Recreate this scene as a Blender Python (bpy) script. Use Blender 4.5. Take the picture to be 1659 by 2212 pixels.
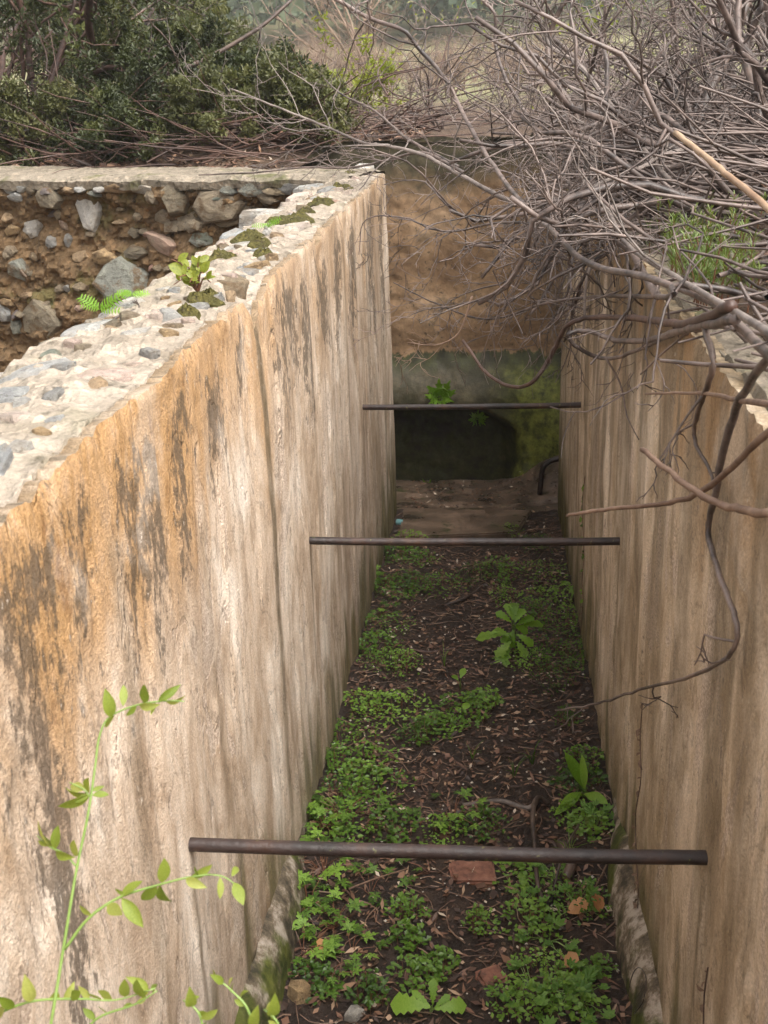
import bpy, bmesh, math, random
import numpy as np
from mathutils import Vector, Matrix, noise, Euler

for o in list(bpy.data.objects): bpy.data.objects.remove(o)
scene = bpy.context.scene
C = scene.collection
R = math.radians

# ------------------------------------------------------------------ camera
CAM = np.array([0.0935, 0.0, 2.30])
FPX, PITCH, YAW, ROLL = 2481.2, 0.35876, -0.10151, -0.03615      # focal length in units of a 2212 high picture
fw = np.array([math.sin(YAW)*math.cos(PITCH), math.cos(YAW)*math.cos(PITCH), -math.sin(PITCH)])
rt0 = np.array([math.cos(YAW), -math.sin(YAW), 0.0]); up0 = np.cross(rt0, fw)
rt = rt0*math.cos(ROLL) + up0*math.sin(ROLL); up = -rt0*math.sin(ROLL) + up0*math.cos(ROLL)
cam = bpy.data.cameras.new('camera'); camo = bpy.data.objects.new('camera', cam); C.objects.link(camo)
cam.sensor_fit = 'VERTICAL'; cam.sensor_height = 17.3; cam.sensor_width = 13.0
cam.lens = 17.3*FPX/2212.0
cam.clip_start = 0.02; cam.clip_end = 2000
m = Matrix.Identity(4)
for i in range(3):
    m[i][0] = rt[i]; m[i][1] = up[i]; m[i][2] = -fw[i]; m[i][3] = CAM[i]
camo.matrix_world = m
cam.dof.use_dof = True; cam.dof.focus_distance = 3.4; cam.dof.aperture_fstop = 6.3
scene.camera = camo

# ------------------------------------------------------------------ sky, sun, exposure (overcast, light from the right)
SUN_EL, SUN_AZ = 55.0, 128.0          # azimuth clockwise from +Y
w = bpy.data.worlds.new('World'); scene.world = w; w.use_nodes = True
nt = w.node_tree; bg = nt.nodes['Background']
sky = nt.nodes.new('ShaderNodeTexSky'); sky.sky_type = 'NISHITA'; sky.sun_disc = False
sky.sun_elevation = R(SUN_EL); sky.sun_rotation = R(SUN_AZ); sky.air_density = 1.0; sky.dust_density = 6.0; sky.ozone_density = 1.0
hs = nt.nodes.new('ShaderNodeHueSaturation'); hs.inputs['Saturation'].default_value = 0.12
nt.links.new(sky.outputs[0], hs.inputs['Color']); nt.links.new(hs.outputs[0], bg.inputs['Color'])
bg.inputs['Strength'].default_value = 0.15
sun = bpy.data.lights.new('sun', 'SUN'); sun.energy = 1.4; sun.angle = R(50); sun.color = (1.0, 0.92, 0.80)
suno = bpy.data.objects.new('sun', sun); C.objects.link(suno)
sd = Vector((math.sin(R(SUN_AZ))*math.cos(R(SUN_EL)), math.cos(R(SUN_AZ))*math.cos(R(SUN_EL)), math.sin(R(SUN_EL))))
suno.rotation_euler = sd.to_track_quat('Z', 'Y').to_euler(); suno.location = (6, -4, 12)
vs = scene.view_settings; vs.view_transform = 'Standard'; vs.look = 'None'; vs.gamma = 1.0; vs.use_curve_mapping = False
vs.exposure = 1.36
scene.cycles.volume_bounces = 1

# ------------------------------------------------------------------ helpers
def ray(px, py): return fw + rt*(px-829.5)/FPX - up*(py-1106)/FPX
def at(px, py, Y): d = ray(px, py); return CAM + d*(Y/d[1])
def atz(px, py, z): d = ray(px, py); return CAM + d*((z-CAM[2])/d[2])
def atx(px, py, x): d = ray(px, py); return CAM + d*((x-CAM[0])/d[0])
rng = random.Random(7)
U = lambda a, b: rng.uniform(a, b)
def N3(x, y, z): return noise.noise(Vector((x, y, z)))
def FR(x, y, z, o=4): return noise.fractal(Vector((x, y, z)), 1.0, 2.0, o)
def lerp(a, b, t): return a+(b-a)*t
def sst(a, b, x):
    t = min(1, max(0, (x-a)/(b-a))); return t*t*(3-2*t)

def tag(o, label=None, cat=None, group=None, kind=None):
    if label: o['label'] = label
    if cat: o['category'] = cat
    if group: o['group'] = group
    if kind: o['kind'] = kind
    return o
def empty(name, loc=(0, 0, 0), label=None, cat=None, group=None):
    o = bpy.data.objects.new(name, None); C.objects.link(o); o.location = loc; o.empty_display_size = .05
    return tag(o, label, cat, group)
def mkmesh(name, V, F, mat=None, smooth=False):
    me = bpy.data.meshes.new(name); me.from_pydata([tuple(v) for v in V], [], F); me.update()
    if mat: me.materials.append(mat)
    if smooth: me.polygons.foreach_set('use_smooth', [True]*len(me.polygons))
    return me
def link(name, me, parent=None, loc=None):
    o = bpy.data.objects.new(name, me); C.objects.link(o)
    if parent: o.parent = parent
    if loc is not None: o.location = loc
    return o
class Buf:
    """collects geometry (numpy) and makes one mesh"""
    def __init__(s): s.V = []; s.F = []; s.n = 0
    def add(s, V, F):
        V = np.asarray(V, float); s.V.append(V); n = s.n
        s.F.extend([tuple(int(i)+n for i in f) for f in F]); s.n += len(V)
    def tube(s, pts, rad, sides=5, cap=True):
        P = np.asarray(pts, float); k = len(P)
        T = np.gradient(P, axis=0); T /= np.linalg.norm(T, axis=1)[:, None]+1e-9
        ref = np.array([0.31, 0.22, 0.92]) if abs(T[0] @ np.array([0.31, 0.22, 0.92])) < .9 else np.array([1.0, 0, 0])
        A = np.cross(T, ref); A /= np.linalg.norm(A, axis=1)[:, None]+1e-9; B = np.cross(T, A)
        a = np.arange(sides)*2*math.pi/sides
        r = np.asarray(rad, float)[:, None, None]
        V = (P[:, None, :] + r*(np.cos(a)[None, :, None]*A[:, None, :] + np.sin(a)[None, :, None]*B[:, None, :])).reshape(-1, 3)
        F = []
        for i in range(k-1):
            for j in range(sides):
                j2 = (j+1) % sides; F.append((i*sides+j, i*sides+j2, (i+1)*sides+j2, (i+1)*sides+j))
        if cap: F.append(tuple(range(sides-1, -1, -1))); F.append(tuple((k-1)*sides+j for j in range(sides)))
        s.add(V, F)
    def leaves(s, P, D, Nn, L, W, fold=.25):
        """many small rhombic leaves, two triangles each; arrays (n,3),(n,3),(n,3),(n,),(n,)"""
        P = np.asarray(P); D = np.asarray(D); D = D/(np.linalg.norm(D, axis=1)[:, None]+1e-9)
        S = np.cross(D, Nn); S /= np.linalg.norm(S, axis=1)[:, None]+1e-9; Nn = np.cross(S, D)
        L = np.asarray(L)[:, None]; W = np.asarray(W)[:, None]
        a = P; m = P+D*L*.5
        V = np.stack([a, m+S*W*.5+Nn*W*fold, P+D*L, m-S*W*.5+Nn*W*fold], 1).reshape(-1, 3)
        n = len(P); base = s.n
        s.V.append(V); s.n += 4*n
        for i in range(n):
            b = base+4*i; s.F.append((b, b+1, b+2)); s.F.append((b, b+2, b+3))
    def mesh(s, name, mat=None, smooth=False):
        V = np.concatenate(s.V) if s.V else np.zeros((0, 3))
        return mkmesh(name, V.tolist(), s.F, mat, smooth)

# ------------------------------------------------------------------ node materials
class NT:
    def __init__(s, name):
        s.m = bpy.data.materials.new(name); s.m.use_nodes = True; s.t = s.m.node_tree
        s.bsdf = s.t.nodes['Principled BSDF']; s.out = s.t.nodes['Material Output']
    def n(s, typ, **kw):
        nd = s.t.nodes.new(typ)
        for k, v in kw.items(): setattr(nd, k, v)
        return nd
    def l(s, a, b): s.t.links.new(a, b)
    def inp(s, sock, v):
        if hasattr(v, 'is_linked') or isinstance(v, bpy.types.NodeSocket): s.l(v, sock)
        else: sock.default_value = v
    def coord(s, kind='Object'): return s.n('ShaderNodeTexCoord').outputs[kind]
    def map(s, vec, scale=(1, 1, 1), loc=(0, 0, 0)):
        nd = s.n('ShaderNodeMapping'); s.l(vec, nd.inputs['Vector']); nd.inputs['Scale'].default_value = scale; nd.inputs['Location'].default_value = loc
        return nd.outputs[0]
    def noise(s, vec, scale=1, detail=4, rough=.55, dist=0):
        nd = s.n('ShaderNodeTexNoise'); s.l(vec, nd.inputs['Vector']); nd.inputs['Scale'].default_value = scale
        nd.inputs['Detail'].default_value = detail; nd.inputs['Roughness'].default_value = rough; nd.inputs['Distortion'].default_value = dist
        return nd.outputs['Fac']
    def voro(s, vec, scale=1, feature='F1', out='Distance'):
        nd = s.n('ShaderNodeTexVoronoi', feature=feature); s.l(vec, nd.inputs['Vector']); nd.inputs['Scale'].default_value = scale
        return nd.outputs[out]
    def ramp(s, fac, stops, interp='LINEAR'):
        nd = s.n('ShaderNodeValToRGB'); cr = nd.color_ramp; cr.interpolation = interp
        while len(cr.elements) < len(stops): cr.elements.new(.5)
        for e, (p, c) in zip(cr.elements, stops):
            e.position = p; e.color = (c, c, c, 1) if isinstance(c, (int, float)) else (*c, 1)
        s.l(fac, nd.inputs[0]); return nd.outputs[0]
    def mix(s, fac, a, b, mode='MIX'):
        nd = s.n('ShaderNodeMix', data_type='RGBA', blend_type=mode)
        s.inp(nd.inputs[0], fac)
        for sock, v in ((nd.inputs[6], a), (nd.inputs[7], b)):
            if isinstance(v, bpy.types.NodeSocket): s.l(v, sock)
            else: sock.default_value = (*v, 1)
        return nd.outputs[2]
    def math(s, op, a, b=0.0, c=None, clamp=False):
        nd = s.n('ShaderNodeMath', operation=op, use_clamp=clamp)
        s.inp(nd.inputs[0], a); s.inp(nd.inputs[1], b)
        if c is not None: s.inp(nd.inputs[2], c)
        return nd.outputs[0]
    def step(s, a, lo, hi):
        nd = s.n('ShaderNodeMapRange', interpolation_type='SMOOTHSTEP'); s.inp(nd.inputs[0], a)
        nd.inputs[1].default_value = lo; nd.inputs[2].default_value = hi; return nd.outputs[0]
    def xyz(s, vec):
        nd = s.n('ShaderNodeSeparateXYZ'); s.l(vec, nd.inputs[0]); return nd.outputs
    def rand(s): return s.n('ShaderNodeObjectInfo').outputs['Random']
    def bump(s, h, strength=.5, dist=.01, prev=None):
        nd = s.n('ShaderNodeBump'); s.l(h, nd.inputs['Height']); nd.inputs['Strength'].default_value = strength; nd.inputs['Distance'].default_value = dist
        if prev is not None: s.l(prev, nd.inputs['Normal'])
        return nd.outputs[0]
    def done(s, col, rough=.8, normal=None, spec=None, trans=None):
        b = s.bsdf
        if isinstance(col, bpy.types.NodeSocket): s.l(col, b.inputs['Base Color'])
        else: b.inputs['Base Color'].default_value = (*col, 1)
        s.inp(b.inputs['Roughness'], rough)
        if normal is not None: s.l(normal, b.inputs['Normal'])
        if spec is not None: b.inputs['Specular IOR Level'].default_value = spec
        if trans:
            tr = s.n('ShaderNodeBsdfTranslucent')
            if isinstance(col, bpy.types.NodeSocket): s.l(s.mix(1.0, col, (1.25, 1.3, .7), 'MULTIPLY'), tr.inputs[0])
            else: tr.inputs[0].default_value = (*col, 1)
            mx = s.n('ShaderNodeMixShader'); mx.inputs[0].default_value = trans
            s.l(b.outputs[0], mx.inputs[1]); s.l(tr.outputs[0], mx.inputs[2]); s.l(mx.outputs[0], s.out.inputs['Surface'])
        return s.m

TOP = 1.87
BARS = [1.677, 3.123, 4.601]; ZB = 1.033

def plaster(name, base, ochre, seed, pale=.5):
    """weathered limewash; the wear attribute carries where run-off has stained it (r ochre, g lichen, b run-off, a algae)"""
    t = NT(name); P = t.coord(); o = (seed*3.1, seed*7.7, seed*1.3)
    at_ = t.n('ShaderNodeAttribute', attribute_name='wear'); sep = t.n('ShaderNodeSeparateColor'); t.l(at_.outputs['Color'], sep.inputs[0])
    om, lc, stn, alg = sep.outputs[0], sep.outputs[1], sep.outputs[2], at_.outputs['Alpha']
    S1 = t.noise(t.map(P, (.4, 6.5, 3.2), o), 1, 8, .72, .9)
    S2 = t.noise(t.map(P, (1, 22, 10), o), 1, 6, .72, .5)
    S4 = t.noise(t.map(P, (1, 56, 30), o), 1, 4, .72)
    G = t.noise(P, 210, 2, .7)
    B = t.noise(t.map(P, (1, 2.6, 1.3), (o[2], o[0], o[1])), 1, 6, .62, .6)
    er = t.noise(t.map(P, (1, 6, 2.4), (o[1], 1, o[2])), 1, 5, .6, 1.0)
    T_ = t.math('ADD', t.math('MULTIPLY', S1, .5), t.math('MULTIPLY', B, .5))
    c = t.ramp(T_, [(.37, base[0]), (.45, base[1]), (.52, base[2]), (.61, base[3])])
    c = t.mix(t.math('MULTIPLY', t.step(S2, .50, .70), .28), c, base[3])
    c = t.mix(t.math('MULTIPLY', t.math('SUBTRACT', 1.0, t.step(S2, .32, .46)), .22), c, base[0])
    erm = t.step(er, .575, .60)
    c = t.mix(t.math('MULTIPLY', erm, pale), c, t.ramp(G, [(.32, (.27, .20, .155)), (.68, (.68, .57, .48))]))
    c = t.mix(t.math('MULTIPLY', t.math('SUBTRACT', 1.0, t.step(er, .36, .46)), .38), c, base[0])
    oc = t.ramp(S2, [(.30, (ochre[0]*.5, ochre[1]*.42, ochre[2]*.35)), (.46, ochre), (.60, (ochre[0]*1.15, ochre[1]*1.2, ochre[2]*1.4)), (.75, base[2])])
    c = t.mix(om, c, oc)
    c = t.mix(t.math('MULTIPLY', stn, t.ramp(S2, [(.3, 1.0), (.7, .55)])), c, t.ramp(S1, [(.35, (.052, .040, .020)), (.65, (.165, .112, .052))]))
    ln = t.math('ADD', t.math('ADD', t.math('MULTIPLY', S4, .6), t.math('MULTIPLY', S2, .4)), t.math('MULTIPLY', lc, .17)); lm = t.step(ln, .585, .68)
    c = t.mix(t.math('MULTIPLY', lm, .8), c, (.075, .056, .038))
    c = t.mix(t.math('MULTIPLY', t.step(S4, .66, .70), .55), c, base[3])
    K = t.noise(t.map(P, (3, 3.4, 2.2), (o[0], o[2], o[1])), 1, 7, .62, .35)
    crk = t.math('SUBTRACT', 1.0, t.step(t.math('ABSOLUTE', t.math('SUBTRACT', K, .5)), .002, .010))
    c = t.mix(t.math('MULTIPLY', crk, .38), c, (.09, .065, .045))
    c = t.mix(t.math('MULTIPLY', t.step(K, .54, .66), .34), c, (base[0][0]*.72, base[0][1]*.72, base[0][2]*.74))
    c = t.mix(t.math('MULTIPLY', t.math('SUBTRACT', 1.0, t.step(K, .34, .44)), .30), c, base[3])
    c = t.mix(alg, c, t.ramp(S2, [(.35, (.055, .05, .016)), (.65, (.18, .15, .055))]))
    c = t.mix(.6, c, t.mix(1.0, c, t.ramp(G, [(.3, .55), (.7, 1.4)]), 'MULTIPLY'))
    h = t.math('ADD', t.math('MULTIPLY', S4, .42), t.math('MULTIPLY', erm, -.45))
    h = t.math('ADD', h, t.math('MULTIPLY', G, .5))
    return t.done(c, .72, t.bump(h, .8, .007), .35)

M = {}
M['plaster_left'] = plaster('plaster_left', [(.27, .185, .118), (.44, .325, .23), (.56, .44, .335), (.74, .64, .54)], (.41, .24, .105), 1)
M['plaster_right'] = plaster('plaster_right', [(.30, .215, .13), (.47, .36, .245), (.60, .485, .36), (.76, .65, .53)], (.29, .165, .062), 5, pale=.6)
LINES_L = [(2.60, .04, 1.3, 1.84), (4.98, .030, .8, 1.9), (1.98, .03, .35, 1.6), (3.8, .02, .45, 1.7), (5.55, .05, .5, 1.7), (1.47, .04, .45, 1.72), (4.2, .03, .5, 1.8), (3.35, .02, .4, 1.75), (1.677, .016, .9, 1.02), (3.123, .016, .9, 1.02), (4.601, .018, .8, 1.02)]
LICHEN_L = [(1.14, .07, .62), (1.23, .03, .45), (1.33, .04, .42), (1.56, .06, .46), (1.68, .03, .3), (1.88, .05, .36), (2.15, .05, .30), (2.42, .04, .25), (2.98, .12, .38), (3.30, .06, .5), (3.62, .10, .30), (4.05, .07, .45), (4.45, .10, .5), (5.2, .10, .7), (5.7, .07, .8)]
LINES_R = [(4.4, 0.085, 0.99, 1.9), (4.75, 0.068, 0.77, 1.9), (3.0, 0.153, 0.88, 1.9), (2.35, 0.102, 0.77, 1.9), (5.15, 0.085, 0.88, 1.9), (2.0, 0.102, 0.605, 1.9), (1.72, 0.119, 0.825, 1.72), (3.6, 0.102, 0.88, 1.8), (3.95, 0.068, 0.77, 1.8), (2.62, 0.085, 0.66, 1.9), (5.6, 0.102, 0.66, 1.9), (1.45, 0.085, 0.66, 1.9), (1.677, 0.018, 0.99, 1.02), (3.123, 0.016, 0.99, 1.02), (4.601, 0.02, 0.99, 1.02)]

def mortar(name, a, b, dark=(.12, .085, .05), gran=60, mossy=.0, bs=1.0, wet=.85):
    t = NT(name); P = t.coord()
    n1 = t.noise(P, 7, 8, .65); G = t.noise(P, gran*3, 4, .7); v = t.voro(P, gran)
    c = t.ramp(n1, [(.3, a), (.7, b)])
    c = t.mix(t.step(t.noise(P, 19, 6, .65), .56, .70), c, dark)
    c = t.mix(t.math('MULTIPLY', t.step(t.voro(P, gran, out='Color'), .78, .84), .6), c, (b[0]*1.25, b[1]*1.2, b[2]*1.15))
    c = t.mix(.45, c, t.mix(1.0, c, t.ramp(G, [(.3, .5), (.7, 1.45)]), 'MULTIPLY'))
    if mossy:
        x, y, z = t.xyz(P)
        c = t.mix(t.math('MULTIPLY', t.step(t.noise(P, 3.7, 6, .6), .55, .66), mossy), c, (.09, .095, .025))
    bm_ = t.bump(v, .8*bs, .006); bm_ = t.bump(n1, .7*bs, .03, bm_); bm_ = t.bump(G, .5*bs, .004, bm_)
    return t.done(c, wet, bm_, .3)
M['mortar_top'] = mortar('mortar_top', (.19, .155, .115), (.40, .34, .275), (.085, .07, .05), 55, .25)
M['mortar_face'] = mortar('mortar_face', (.085, .053, .026), (.225, .142, .073), (.038, .026, .015), 38, .5, 1.8)
M['coping'] = mortar('coping', (.13, .108, .078), (.31, .26, .20), (.06, .05, .032), 40, .7, 1.4)
def stone_mat(name, cols, soilc=(.38, .30, .215), soilamt=.5):
    t = NT(name); P = t.coord(); r = t.rand()
    v = t.n('ShaderNodeVectorMath', operation='ADD'); t.l(P, v.inputs[0])
    cb = t.n('ShaderNodeCombineXYZ'); t.l(t.math('MULTIPLY', r, 37.0), cb.inputs[0]); t.l(cb.outputs[0], v.inputs[1]); Q = v.outputs[0]
    k = len(cols); base = t.ramp(r, [(i/k, c) for i, c in enumerate(cols)], 'CONSTANT')
    n = t.noise(Q, 3.0, 8, .65, .4); G = t.noise(Q, 34, 4, .7)
    c = t.mix(t.step(n, .42, .7), base, t.mix(1.0, base, (1.5, 1.5, 1.45), 'MULTIPLY'))
    c = t.mix(t.math('MULTIPLY', t.step(t.noise(Q, 5.5, 6, .7), .54, .66), .75), c, t.mix(1.0, base, (.42, .38, .32), 'MULTIPLY'))
    c = t.mix(.5, c, t.mix(1.0, c, t.ramp(G, [(.3, .5), (.7, 1.5)]), 'MULTIPLY'))
    W_ = t.n('ShaderNodeNewGeometry').outputs['Position']
    dirt = t.step(t.noise(W_, 11, 7, .7), .50, .62)
    c = t.mix(t.math('MULTIPLY', dirt, soilamt), c, soilc)
    b = t.bump(n, .9, .05); b = t.bump(G, .6, .012, b)
    return t.done(c, .62, b, .4)
M['stone_top'] = stone_mat('stone_top', [(.37, .36, .345), (.44, .40, .345), (.31, .31, .305), (.48, .40, .345), (.40, .395, .38), (.29, .275, .255)])
M['stone_pale'] = stone_mat('stone_pale', [(.47, .44, .40), (.42, .405, .38)])
M['stone_pink'] = stone_mat('stone_pink', [(.53, .40, .34), (.56, .45, .38)])
M['stone_red'] = stone_mat('stone_red', [(.34, .20, .15), (.37, .25, .19)])
M['stone_dark'] = stone_mat('stone_dark', [(.22, .215, .205), (.26, .25, .235)])
M['stone_face'] = stone_mat('stone_face', [(.235, .18, .115), (.27, .215, .15), (.20, .165, .115), (.25, .20, .14)], (.16, .10, .05), .9)
M['stone_ochre'] = stone_mat('stone_ochre', [(.38, .26, .14), (.36, .25, .15)], (.16, .10, .05), .9)
M['stone_green'] = stone_mat('stone_green', [(.20, .215, .17), (.225, .225, .19)], (.16, .10, .05), .9)
M['stone_purple'] = stone_mat('stone_purple', [(.15, .12, .115), (.17, .14, .13)], (.16, .10, .05), .9)

def bark(name, a, b, rough=.45, sc=25):
    t = NT(name); P = t.coord(); n = t.noise(P, sc, 5, .65); n2 = t.noise(P, 3.5, 3, .5)
    c = t.ramp(t.math('ADD', t.math('MULTIPLY', n, .5), t.math('MULTIPLY', n2, .5)), [(.40, a), (.60, b)])
    return t.done(c, rough, t.bump(n, .6, .004), .5)
M['burnt'] = bark('burnt', (.034, .024, .021), (.21, .155, .132))
M['burnt_dark'] = bark('burnt_dark', (.028, .019, .016), (.13, .088, .068))
M['bark_grey'] = bark('bark_grey', (.085, .066, .057), (.27, .22, .192), .6)
M['bark_red'] = bark('bark_red', (.038, .021, .016), (.125, .068, .050), .5)
M['stick_pale'] = bark('stick_pale', (.22, .13, .075), (.38, .26, .165), .6, 14)
M['twig_brown'] = bark('twig_brown', (.10, .055, .035), (.25, .16, .11), .6)
M['thicket'] = bark('thicket', (.16, .105, .075), (.30, .215, .16), .8, 3)
def leafm(name, cols, trans=.3, rough=.4, sc=9, rnd=True):
    t = NT(name); P = t.coord()
    f = t.noise(P, sc, 3, .6)
    if rnd: f = t.math('ADD', t.math('MULTIPLY', f, .6), t.math('MULTIPLY', t.rand(), .4))
    c = t.ramp(f, [(.25+.5*i/max(1, len(cols)-1), q) for i, q in enumerate(cols)])
    return t.done(c, rough, t.bump(t.noise(P, 90, 2), .25, .002), .45, trans)
M['leaf_dark'] = leafm('leaf_dark', [(.014, .020, .007), (.040, .050, .014), (.12, .125, .030)], .25, .5, 3.0, False)
M['leaf_olive'] = leafm('leaf_olive', [(.045, .050, .018), (.10, .105, .038), (.18, .175, .07)], .3, .5, 2.2, False)
M['leaf_yellow'] = leafm('leaf_yellow', [(.12, .15, .018), (.22, .25, .03), (.30, .30, .05)], .4, .35, 8, False)
M['leaf_weed'] = leafm('leaf_weed', [(.035, .080, .010), (.11, .21, .024), (.23, .38, .055)], .3, .38, 14, True)
M['leaf_fresh'] = leafm('leaf_fresh', [(.13, .26, .02), (.20, .36, .035), (.27, .43, .06)], .4, .35, 20, True)
M['leaf_sapling'] = leafm('leaf_sapling', [(.13, .19, .022), (.25, .31, .05), (.42, .43, .13)], .4, .42, 26, True)
M['leaf_spike'] = leafm('leaf_spike', [(.08, .13, .025), (.15, .20, .05), (.24, .28, .09)], .35, .45, 6, False)
M['leaf_mall'] = leafm('leaf_mallow', [(.07, .16, .02), (.12, .24, .035), (.17, .30, .06)], .3, .4, 14, True)
M['stem_green'] = leafm('stem_green', [(.15, .24, .05), (.24, .34, .10)], 0, .45, 12, False)
M['stem_red'] = leafm('stem_red', [(.12, .05, .03), (.20, .09, .05)], 0, .5, 12, False)
M['dry_leaf'] = leafm('dry_leaf', [(.22, .09, .03), (.42, .19, .07), (.50, .27, .12)], .2, .5, 30, True)
M['moss'] = mortar('moss', (.055, .05, .014), (.15, .13, .035), (.04, .03, .014), 120, 0, 1.5)
M['hill_wood'] = leafm('hill_wood', [(.05, .075, .042), (.085, .115, .065), (.13, .15, .085)], .15, .7, .12, False)
t = NT('iron'); P = t.coord(); n = t.noise(P, 38, 6, .7); n2 = t.noise(P, 9, 5, .6)
c = t.ramp(n2, [(.35, (.014, .010, .009)), (.52, (.034, .019, .016)), (.68, (.075, .036, .022))])
c = t.mix(t.math('MULTIPLY', t.step(t.noise(P, 70, 3), .66, .72), .6), c, (.16, .16, .05))
M['iron'] = t.done(c, t.ramp(n, [(.3, .33), (.7, .6)]), t.bump(n, .8, .004), .6)
t = NT('soil'); P = t.coord(); n = t.noise(P, 9, 8, .7); G = t.noise(P, 120, 4, .7)
c = t.ramp(n, [(.35, (.020, .014, .011)), (.55, (.050, .032, .024)), (.72, (.09, .058, .04))])
c = t.mix(t.step(t.voro(P, 85, out='Color'), .83, .88), c, (.13, .085, .055))
M['soil'] = t.done(c, t.ramp(n, [(.35, .35), (.6, .8)]), t.bump(G, 1.0, .012, t.bump(n, .8, .03)), .4)
t = NT('chips'); r = t.n('ShaderNodeNewGeometry').outputs['Random Per Island']
c = t.ramp(r, [(0, (.045, .026, .019)), (.3, (.10, .052, .034)), (.55, (.17, .088, .055)), (.78, (.25, .145, .09)), (.9, (.36, .24, .155)), (.965, (.55, .45, .35))], 'CONSTANT')
M['chips'] = t.done(c, .5, None, .45)
t = NT('earth'); P = t.coord(); n = t.noise(P, 3, 9, .7); G = t.noise(P, 60, 4, .7); F_ = t.noise(P, .25, 5, .6)
c = t.ramp(n, [(.3, (.05, .032, .022)), (.6, (.13, .085, .058)), (.75, (.20, .14, .095))])
x, y, z = t.xyz(P)
mead = t.ramp(t.noise(P, .5, 8, .7), [(.3, (.22, .165, .10)), (.52, (.20, .19, .095)), (.7, (.16, .19, .075))])
c = t.mix(t.step(t.math('ADD', y, t.math('MULTIPLY', t.math('SUBTRACT', F_, .5), 10)), 11, 19), c, mead)
M['earth'] = t.done(c, .85, t.bump(G, .8, .02, t.bump(n, .8, .06)), .3)
# far chamber render: dry brown above, wet mossy below
t = NT('far_plaster'); P = t.coord(); x, y, z = t.xyz(P)
n = t.noise(P, 3, 7, .6); S = t.noise(t.map(P, (14, 14, 2.0)), 1, 6, .65); G = t.noise(P, 70, 4, .7)
c = t.ramp(n, [(.3, (.13, .075, .040)), (.5, (.24, .15, .083)), (.7, (.33, .225, .14))])
c = t.mix(t.math('MULTIPLY', t.step(t.noise(P, 6, 5, .6), .56, .68), .55), c, (.085, .06, .033))
c = t.mix(t.math('MULTIPLY', t.step(t.noise(P, 30, 3, .7), .60, .66), .7), c, (.04, .03, .02))
tl = t.math('ADD', z, t.math('MULTIPLY', t.math('SUBTRACT', S, .5), .20))
low = t.math('SUBTRACT', 1.0, t.step(tl, .735, .755))
bandm = t.math('MULTIPLY', low, t.step(tl, .60, .70))
wet = t.ramp(t.noise(P, 6, 8, .72), [(.36, (.022, .023, .008)), (.5, (.055, .046, .024)), (.64, (.105, .085, .052))])
wet = t.mix(t.step(t.math('ADD', x, t.math('MULTIPLY', t.math('SUBTRACT', n, .5), .9)), -.02, .42), wet, t.ramp(t.noise(P, 16, 6, .7), [(.38, (.05, .055, .012)), (.5, (.13, .145, .024)), (.64, (.22, .23, .04))]))
c = t.mix(low, c, wet); c = t.mix(t.math('MULTIPLY', bandm, .9), c, t.ramp(S, [(.4, (.022, .020, .010)), (.65, (.06, .065, .018))]))
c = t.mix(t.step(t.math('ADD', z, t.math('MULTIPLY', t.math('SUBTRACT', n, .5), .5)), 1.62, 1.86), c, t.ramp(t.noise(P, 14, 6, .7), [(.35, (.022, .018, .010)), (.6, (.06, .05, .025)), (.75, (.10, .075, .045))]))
rec_shade = t.math('MULTIPLY', t.math('SUBTRACT', 1.0, t.step(z, .37, .45)), t.step(y, 6.765, 6.815))  # mask of the hollow, whose shade is painted into the colour
c = t.mix(t.math('MULTIPLY', rec_shade, .85), c, t.ramp(t.noise(P, 7, 8, .75), [(.38, (.012, .010, .007)), (.52, (.030, .034, .008)), (.63, (.055, .046, .024)), (.72, (.14, .125, .085))]))  # near-black shade painted in, mottled with green and brown
c = t.mix(.35, c, t.mix(1.0, c, t.ramp(t.noise(P, 38, 5, .75), [(.36, .4), (.64, 1.6)]), 'MULTIPLY'))
M['far_plaster'] = t.done(c, t.math('SUBTRACT', .85, t.math('MULTIPLY', low, .25)), t.bump(G, .5, .004, t.bump(n, .4, .02)), .35)
t = NT('wet_slab'); P = t.coord(); n = t.noise(P, 5, 7, .65); G = t.noise(P, 70, 4, .7)
c = t.ramp(n, [(.36, (.045, .034, .024)), (.5, (.13, .09, .063)), (.64, (.22, .15, .105))])
c = t.mix(t.step(t.noise(P, 8, 6, .7), .56, .66), c, (.05, .052, .018))
M['wet_slab'] = t.done(c, t.ramp(n, [(.3, .15), (.6, .5)]), t.bump(G, .5, .004), .5)
t = NT('lichened_plinth'); P = t.coord(); n = t.noise(P, 14, 7, .72); n2 = t.noise(P, 4, 5, .6)
c = t.ramp(n, [(.38, (.05, .042, .03)), (.50, (.16, .125, .085)), (.6, (.42, .36, .30))])
c = t.mix(t.step(n2, .5, .6), c, t.ramp(n, [(.4, (.03, .04, .008)), (.65, (.13, .14, .03))]))
M['plinth'] = t.done(c, .75, t.bump(n, .9, .012), .3)
t = NT('brick'); P = t.coord(); n = t.noise(P, 25, 6, .7)
M['brick'] = t.done(t.ramp(n, [(.3, (.055, .030, .022)), (.5, (.20, .085, .055)), (.72, (.29, .15, .10))]), .6, t.bump(n, .7, .004), .4)
t = NT('bottle_plastic'); P = t.coord()
M['blue_plastic'] = t.done(t.ramp(t.noise(P, 30, 4), [(.35, (.16, .34, .36)), (.7, (.30, .48, .49))]), .35, None, .5)
t = NT('drop_glass'); t.bsdf.inputs['Transmission Weight'].default_value = .9; M['white_chip'] = NT('pale_pebble').done((.5, .45, .38), .7)

# ================================================================== THE TRENCH
def floor_z(x, y):
    return lerp(.30, .0, (y-2)/4.1) if y < 6.1 else -.0-(y-6.1)*.07
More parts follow.
